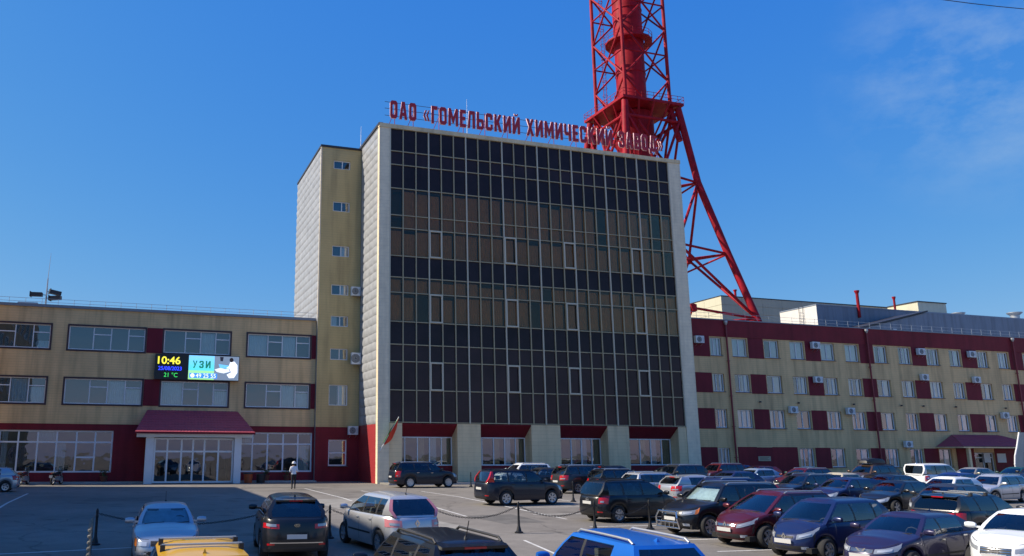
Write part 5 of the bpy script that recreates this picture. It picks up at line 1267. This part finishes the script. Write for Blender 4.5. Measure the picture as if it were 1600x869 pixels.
for dx, dz, dy, l in ((-.75, 1.55, -.1, 1), (.65, 1.85, .3, 1), (.75, 1.3, -.3, 1)):
    h_ = MB(); h_.box(-.45, .45, -.22, .22, -.16, .16); h_.box(-.5, -.45, -.3, .3, -.22, .22); q = h_.build('horn', darkm, sm, loc=(dx, dy, dz)); q.rotation_euler = (0, random.uniform(-.15, .15), random.uniform(-.6, .6)); MB().tube((0, 0, dz), (dx, dy, dz), .03, n=5).build('horn_arm', darkm, sm)

# ================================================================== chain barriers
iron = mat('cast_iron', (.016, .016, .018), .5, .3, var=.2, vscale=9)
bm_ = MB(); bm_.lathe([(0, 0), (.15, 0), (.15, .04), (.09, .07), (.06, .2), (.045, .24), (.038, .5), (.034, .78), (.045, .8), (.045, .84), (.034, .88), (.042, .95), (.038, 1.0), (.02, 1.05), (0, 1.06)], 14)
bol = bm_.mesh('bollard', smooth=35); bol.materials.append(iron)
def bollard(label, x, y): o = ob('bollard', bol, None, (x, y, zg(y))); tag(o, label, 'bollard', 'chain bollards across the lot'); return o
def link_mesh():
    b = MB(); pts = [(.038, 0), (.032, .016), (.012, .021), (-.012, .021), (-.032, .016), (-.038, 0), (-.032, -.016), (-.012, -.021), (.012, -.021), (.032, -.016)]
    for (a, c), (e, f) in zip(pts, pts[1:]+pts[:1]): b.tube((a, c, 0), (e, f, 0), .008, n=4, cap=False)
    return b
LK = link_mesh()
def chain(label, a, c, sag):
    a, c = Vector(a), Vector(c); b = MB(); Ld = (c-a).length; n = int(Ld*1.08/.062); P = [a.lerp(c, i/n) - Vector((0, 0, sag*4*(i/n)*(1-i/n))) for i in range(n+1)]
    for i in range(n):
        d = P[i+1]-P[i]; q = d.to_track_quat('X', 'Z') @ Quaternion((1, 0, 0), R(90) if i % 2 else 0); m_ = (P[i]+P[i+1])/2
        b.add([m_+q @ Vector(v) for v in LK.v], LK.f)
    o = b.build('barrier_chain', iron); tag(o, label, 'chain', 'sagging barrier chains'); return o
YC = 26.9
posts = [(-.86, 'bollard at the left beside the ornamental fence'), (4.5, 'bollard just behind the black crossover'), (6.3, 'bollard between the black crossover and the silver van'), (9.75, 'bollard right of the silver compact van'), (13.05, 'lone bollard in the open centre of the lot'), (16.05, 'bollard behind the tail of the black people carrier'), (18.35, 'bollard beside the bull bar')]
for x, l in posts: bollard(l, x, YC)
zc_ = zg(YC)+.9
names_c = ['chain at the far left beside the silver sedan', 'chain between the silver sedan and the black crossover', 'chain right of the black crossover', 'chain behind the silver van', 'long sagging chain in the centre of the lot', 'chain in front of the black people carrier wheel']
for (xa, _), (xb, _), l in zip(posts, posts[1:], names_c): chain(l, (xa+.05, YC, zc_), (xb-.05, YC, zc_), .36)
bollard('bollard at the nose of the black boxy off roader', 22.3, 39.4); bollard('bollard hidden between the parked rows behind the boxy off roader', 25.0, 38.6)
chain('short chain at the nose of the black boxy off roader', (22.35, 39.4, zg(39.4)+.9), (24.95, 38.6, zg(38.6)+.9), .4)
bollard('small bollard ahead of the large off roader by the tower', 23.3, 55.6)
# ornamental fence section seen end-on
of = thing('ornamental_fence', 'wrought iron fence section seen end on at the lower left', 'fence', (-.92, 25.6, zg(25.6)))
stone = mat('weathered_iron', (.20, .19, .16), .7, .2, var=.35, vscale=12)
for i in range(9):
    y = -.42*i; x = .012*i; b = MB(); b.tube((x, y, 0), (x, y, .92), .02, n=6)
    for k in range(6): b.lathe([(0, -.05), (.045, -.02), (.05, .02), (0, .05)], 8, (x-.03, y, .12+k*.145))
    b.build('picket', stone, of, smooth=40)
for z in (.1, .5, .88): MB().tube((0, 0, z), (.1, -3.4, z), .018, n=6).build('fence_rail', stone, of)

# ================================================================== street clutter by the entrance
pl = thing('litter_bin', 'orange round bin beside the right porch post', 'bin', (8.9, 66.4, 0)); MB().lathe([(0, .02), (.3, .02), (.36, .75), (.33, .78), (.3, .7), (.26, .1)], 16).build('drum', mat('bin_orange', (.42, .08, .02), .5, var=.1), pl, smooth=40); MB().lathe([(.37, .7), (.39, .72), (.39, .8), (.35, .8)], 16).build('rim', darkm, pl, smooth=40)
pl = thing('litter_bin', 'black bin right of the orange one', 'bin', (9.9, 66.5, 0)); MB().lathe([(0, .02), (.33, .02), (.36, .7), (.33, .72), (0, .6)], 16).build('drum', blackm, pl, smooth=40); MB().lathe([(.37, .62), (.39, .64), (.39, .7), (.36, .7)], 16).build('rim', darkm, pl, smooth=40)
def pot(label, x, y):
    o = thing('flower_pot', label, 'planter', (x, y, .12), 0, 'flower pots at the wing front'); MB().lathe([(0, 0), (.2, 0), (.3, .4), (.26, .42), (0, .36)], 12).build('pot', mat('pot_clay', (.16, .05, .03), .8), o, smooth=40)
    lf = MB()
    for i in range(90):
        a, r_, z = random.uniform(0, 6.28), random.uniform(0, .38), random.uniform(.36, .85); c = Vector((r_*math.cos(a), r_*math.sin(a), z)); u = Vector((random.uniform(-1, 1), random.uniform(-1, 1), random.uniform(-.4, 1))).normalized()*.07; v = u.cross(Vector((random.random(), random.random(), .3))).normalized()*.035
        lf.quad(c-u, c+v, c+u, c-v)
    lf.build('foliage', mat('pot_leaves', (.04, .085, .02), .7, var=.4, vscale=20), o)
pot('flower pot left of the entrance, by the ground floor windows', -1.9, 68.3); pot('flower pot under the right ground floor windows', 10.6, 68.3); pot('flower pot under the right ground floor windows, nearer the stair tower', 12.3, 68.3)

# ================================================================== motorcycles by the left wing
def moto(label, x, y, hd, pm):
    o = thing('motorcycle', label, 'motorcycle', (x, y, 0), R(hd), 'motorcycles parked by the left wing')
    for xw in (.68, -.68):
        b = MB(); b.lathe([(.24, -.06), (.31, -.05), (.33, 0), (.31, .05), (.24, .06)], 20, axis='y'); wv = b.build('wheel', tyre_m, o, smooth=40, loc=(xw, 0, .33)); r = MB(); r.lathe([(.24, .03), (.22, .03), (.22, -.03), (.24, -.03)], 20, axis='y')
        for k in range(6): a = k*math.pi/3; r.tube((0, 0, 0), (.22*math.cos(a), 0, .22*math.sin(a)), .015, n=4)
        r.build('rim', metal_g, wv)
    MB().tube((.68, .09, .33), (.42, .09, .98), .025, n=6).tube((.68, -.09, .33), (.42, -.09, .98), .025, n=6).build('fork', metal_g, o)
    MB().box(-.28, .25, -.16, .16, .3, .62).build('engine', metal_g, o)
    t = MB(); t.lathe([(0, -.32), (.12, -.28), (.17, 0), (.15, .2), (0, .3)], 12, axis='x'); t.v = [(vx+.16, vy, vz*.8+.82) for vx, vy, vz in t.v]; t.build('fuel_tank', pm, o, smooth=50)
    MB().prism([(-.85, .82), (-.75, .74), (-.05, .70), (.0, .78), (-.5, .82), (-.8, .93)], -.13, .13).build('seat', blackm, o)
    MB().prism([(-.98, .86), (-.75, .7), (-.4, .62), (-.35, .72), (-.7, .84)], -.11, .11).build('tail_fairing', pm, o)
    MB().path([(.38, -.38, 1.06), (.45, -.15, 1.02), (.45, .15, 1.02), (.38, .38, 1.06)], .018, 6).build('handlebar', blackm, o)
    for s_ in (-1, 1): MB().lathe([(0, 0), (.06, .01), (.06, .03), (0, .04)], 10, (.36, s_*.34, 1.2), axis='x').tube((.4, s_*.3, 1.05), (.37, s_*.34, 1.18), .01, n=4).build('mirror', blackm, o)
    MB().lathe([(0, .1), (.09, .08), (.1, 0), (.05, -.08), (0, -.08)], 12, (.6, 0, .93), axis='x').build('headlight', lens_c, o, smooth=50)
    MB().box(-1.0, -.97, -.07, .07, .8, .86).build('tail_lamp', lens_r, o); MB().box(-1.06, -1.05, -.12, .12, .52, .70).build('number_plate', plate_m, o)
    MB().tube((-.1, -.18, .35), (-.95, -.2, .45), .045, .055, n=10).build('exhaust', metal_g, o, smooth=40); MB().tube((0, .1, .3), (-.05, .32, .02), .015, n=5).build('kickstand', darkm, o)
    MB().prism([(.3, .95), (.62, 1.0), (.5, 1.32), (.42, 1.32)], -.13, .13).build('windshield', cglass, o)
moto('dark red motorcycle parked by the left windows, next to the silver hatchback', -7.35, 66.3, 75, P_dred); moto('black motorcycle with bright headlamp parked by the left windows', -5.1, 66.2, 70, P_black)

# ================================================================== pale curved panel at the right edge and overhead wire
cp = thing('curved_panel', 'pale panel with a curved white edge at the far right edge', 'panel', (70.5, 50, 0))
edge = [(-.5, 4.2), (-.75, 3.6), (-1.0, 3.0), (-1.35, 2.3), (-1.5, 1.6), (-1.42, .9), (-1.3, .35)]
MB().prism([(x, z) for x, z in edge]+[(1.8, .35), (1.8, 4.2)], 0, .06).build('sheet', mat('panel_sheet', (.40, .39, .35), .5, var=.1, vscale=2), cp)
MB().path([(x, .03, z) for x, z in edge], .06, 8).build('rim', whitep, cp); MB().prism([(-.6, 1.2), (.3, .9), (1.7, .9), (1.7, 3.4), (.2, 3.6), (-.3, 2.6)], -.04, -.005).build('inset', mat('panel_brown', (.22, .15, .08), .6, var=.3, vscale=3), cp)
for x in (-.9, .4, 1.6): MB().tube((x, .1, 0), (x, .1, 2.2), .05, n=8).build('post', metal_g, cp)
wr = MB(); A, C_ = Vector((41.35, 30, 27.06)), Vector((47.56, 30, 27.61)); dd = C_-A
wr.path([A-dd*2.0+Vector((0, 0, .9)), A-dd*.7+Vector((0, 0, .2)), A, A+dd*.33-Vector((0, 0, .03)), A+dd*.66-Vector((0, 0, .03)), C_, C_+dd*.7+Vector((0, 0, .18)), C_+dd*2+Vector((0, 0, .8))], .022, 6)
tag(wr.build('overhead_wire', darkm), 'thin black wire crossing the top right corner of the sky', 'wire')

# ================================================================== person walking to the entrance
def person(label, x, y, rz):
    V = []; E_ = []; Rd = []
    def add(p, r, parent=None): V.append(p); Rd.append(r); i = len(V)-1; (E_.append((parent, i)) if parent is not None else None); return i
    pel = add((0, 0, .97), .15); wst = add((0, .0, 1.12), .135, pel); ch = add((0, .0, 1.33), .155, wst); nk = add((0, .0, 1.50), .06, ch); hd = add((0, .02, 1.60), .095, nk); tp = add((0, .025, 1.71), .085, hd); add((0, .13, 1.60), .02, hd)
    for s_ in (-1, 1):
        dy = .08*s_
        hp = add((.095*s_, 0, .90), .105, pel); kn = add((.10*s_, .03+dy, .50), .065, hp); an = add((.10*s_, -.02+dy*1.2, .10), .045, kn); add((.12*s_, .13+dy*1.2, .045), .04, an)
        sh = add((.19*s_, 0, 1.43), .065, ch); el = add((.27*s_, -.02, 1.15), .045, sh); wr_ = add((.16*s_, .22, 1.12), .03, el); pa = add((.12*s_, .29, 1.13), .032, wr_)
        for k in range(4): add((.12*s_-.03*s_+.018*k*s_, .36+.012*(k % 2), 1.12), .010, pa)
        add((.07*s_, .30, 1.17), .011, pa)
    me = bpy.data.meshes.new('person'); me.from_pydata(V, E_, []); o = bpy.data.objects.new('tmp', me); col.objects.link(o)
    md = o.modifiers.new('skin', 'SKIN'); md.use_smooth_shade = True
    for i, sv in enumerate(me.skin_vertices[0].data): sv.radius = (Rd[i]*(1.15 if i in (0, 1, 2) else 1), Rd[i]*(.8 if i in (0, 1, 2) else 1)); sv.use_root = (i == 0)
    o.modifiers.new('sub', 'SUBSURF').levels = 2; o.modifiers['sub'].render_levels = 2
    dg = bpy.context.evaluated_depsgraph_get(); m2 = bpy.data.meshes.new_from_object(o.evaluated_get(dg)); bpy.data.objects.remove(o)
    skin = mat('skin', (.42, .24, .16), .6); shirt = mat('white_shirt', (.72, .74, .78), .8, var=.05, vscale=9); trs = mat('black_trousers', (.015, .015, .018), .85); shoe = mat('shoe_black', (.01, .01, .01), .5)
    m2.materials.clear()
    for m_ in (skin, shirt, trs, shoe): m2.materials.append(m_)
    for p in m2.polygons:
        c = p.center; p.use_smooth = True
        p.material_index = 3 if c.z < .09 else 2 if c.z < .99 else 1 if (c.z < 1.49 and not (c.y > .06 and abs(c.x) > .09 and c.z < 1.3)) else 0
    m2.name = 'person'; po = ob('person', m2, None, (x, y, zg(y))); po.rotation_euler = (0, 0, rz); tag(po, label, 'person')
    MB().lathe([(.155, 1.66), (.16, 1.68), (.125, 1.69), (.118, 1.74), (.085, 1.80), (0, 1.82)], 18, (0, .02, 0)).build('hard_hat', whitep, po, smooth=40)
    MB().lathe([(.085, 1.57), (.105, 1.62), (.104, 1.68), (.06, 1.7)], 14, (0, .005, 0)).build('hair', mat('hair_dark', (.03, .02, .015), .8), po, smooth=50)
    MB().box(-.07, .07, .33, .345, 1.10, 1.22).build('held_paper', whitep, po)
person('person in white shirt, black trousers and white hard hat, seen from behind', 10.35, 54.9, R(-6))
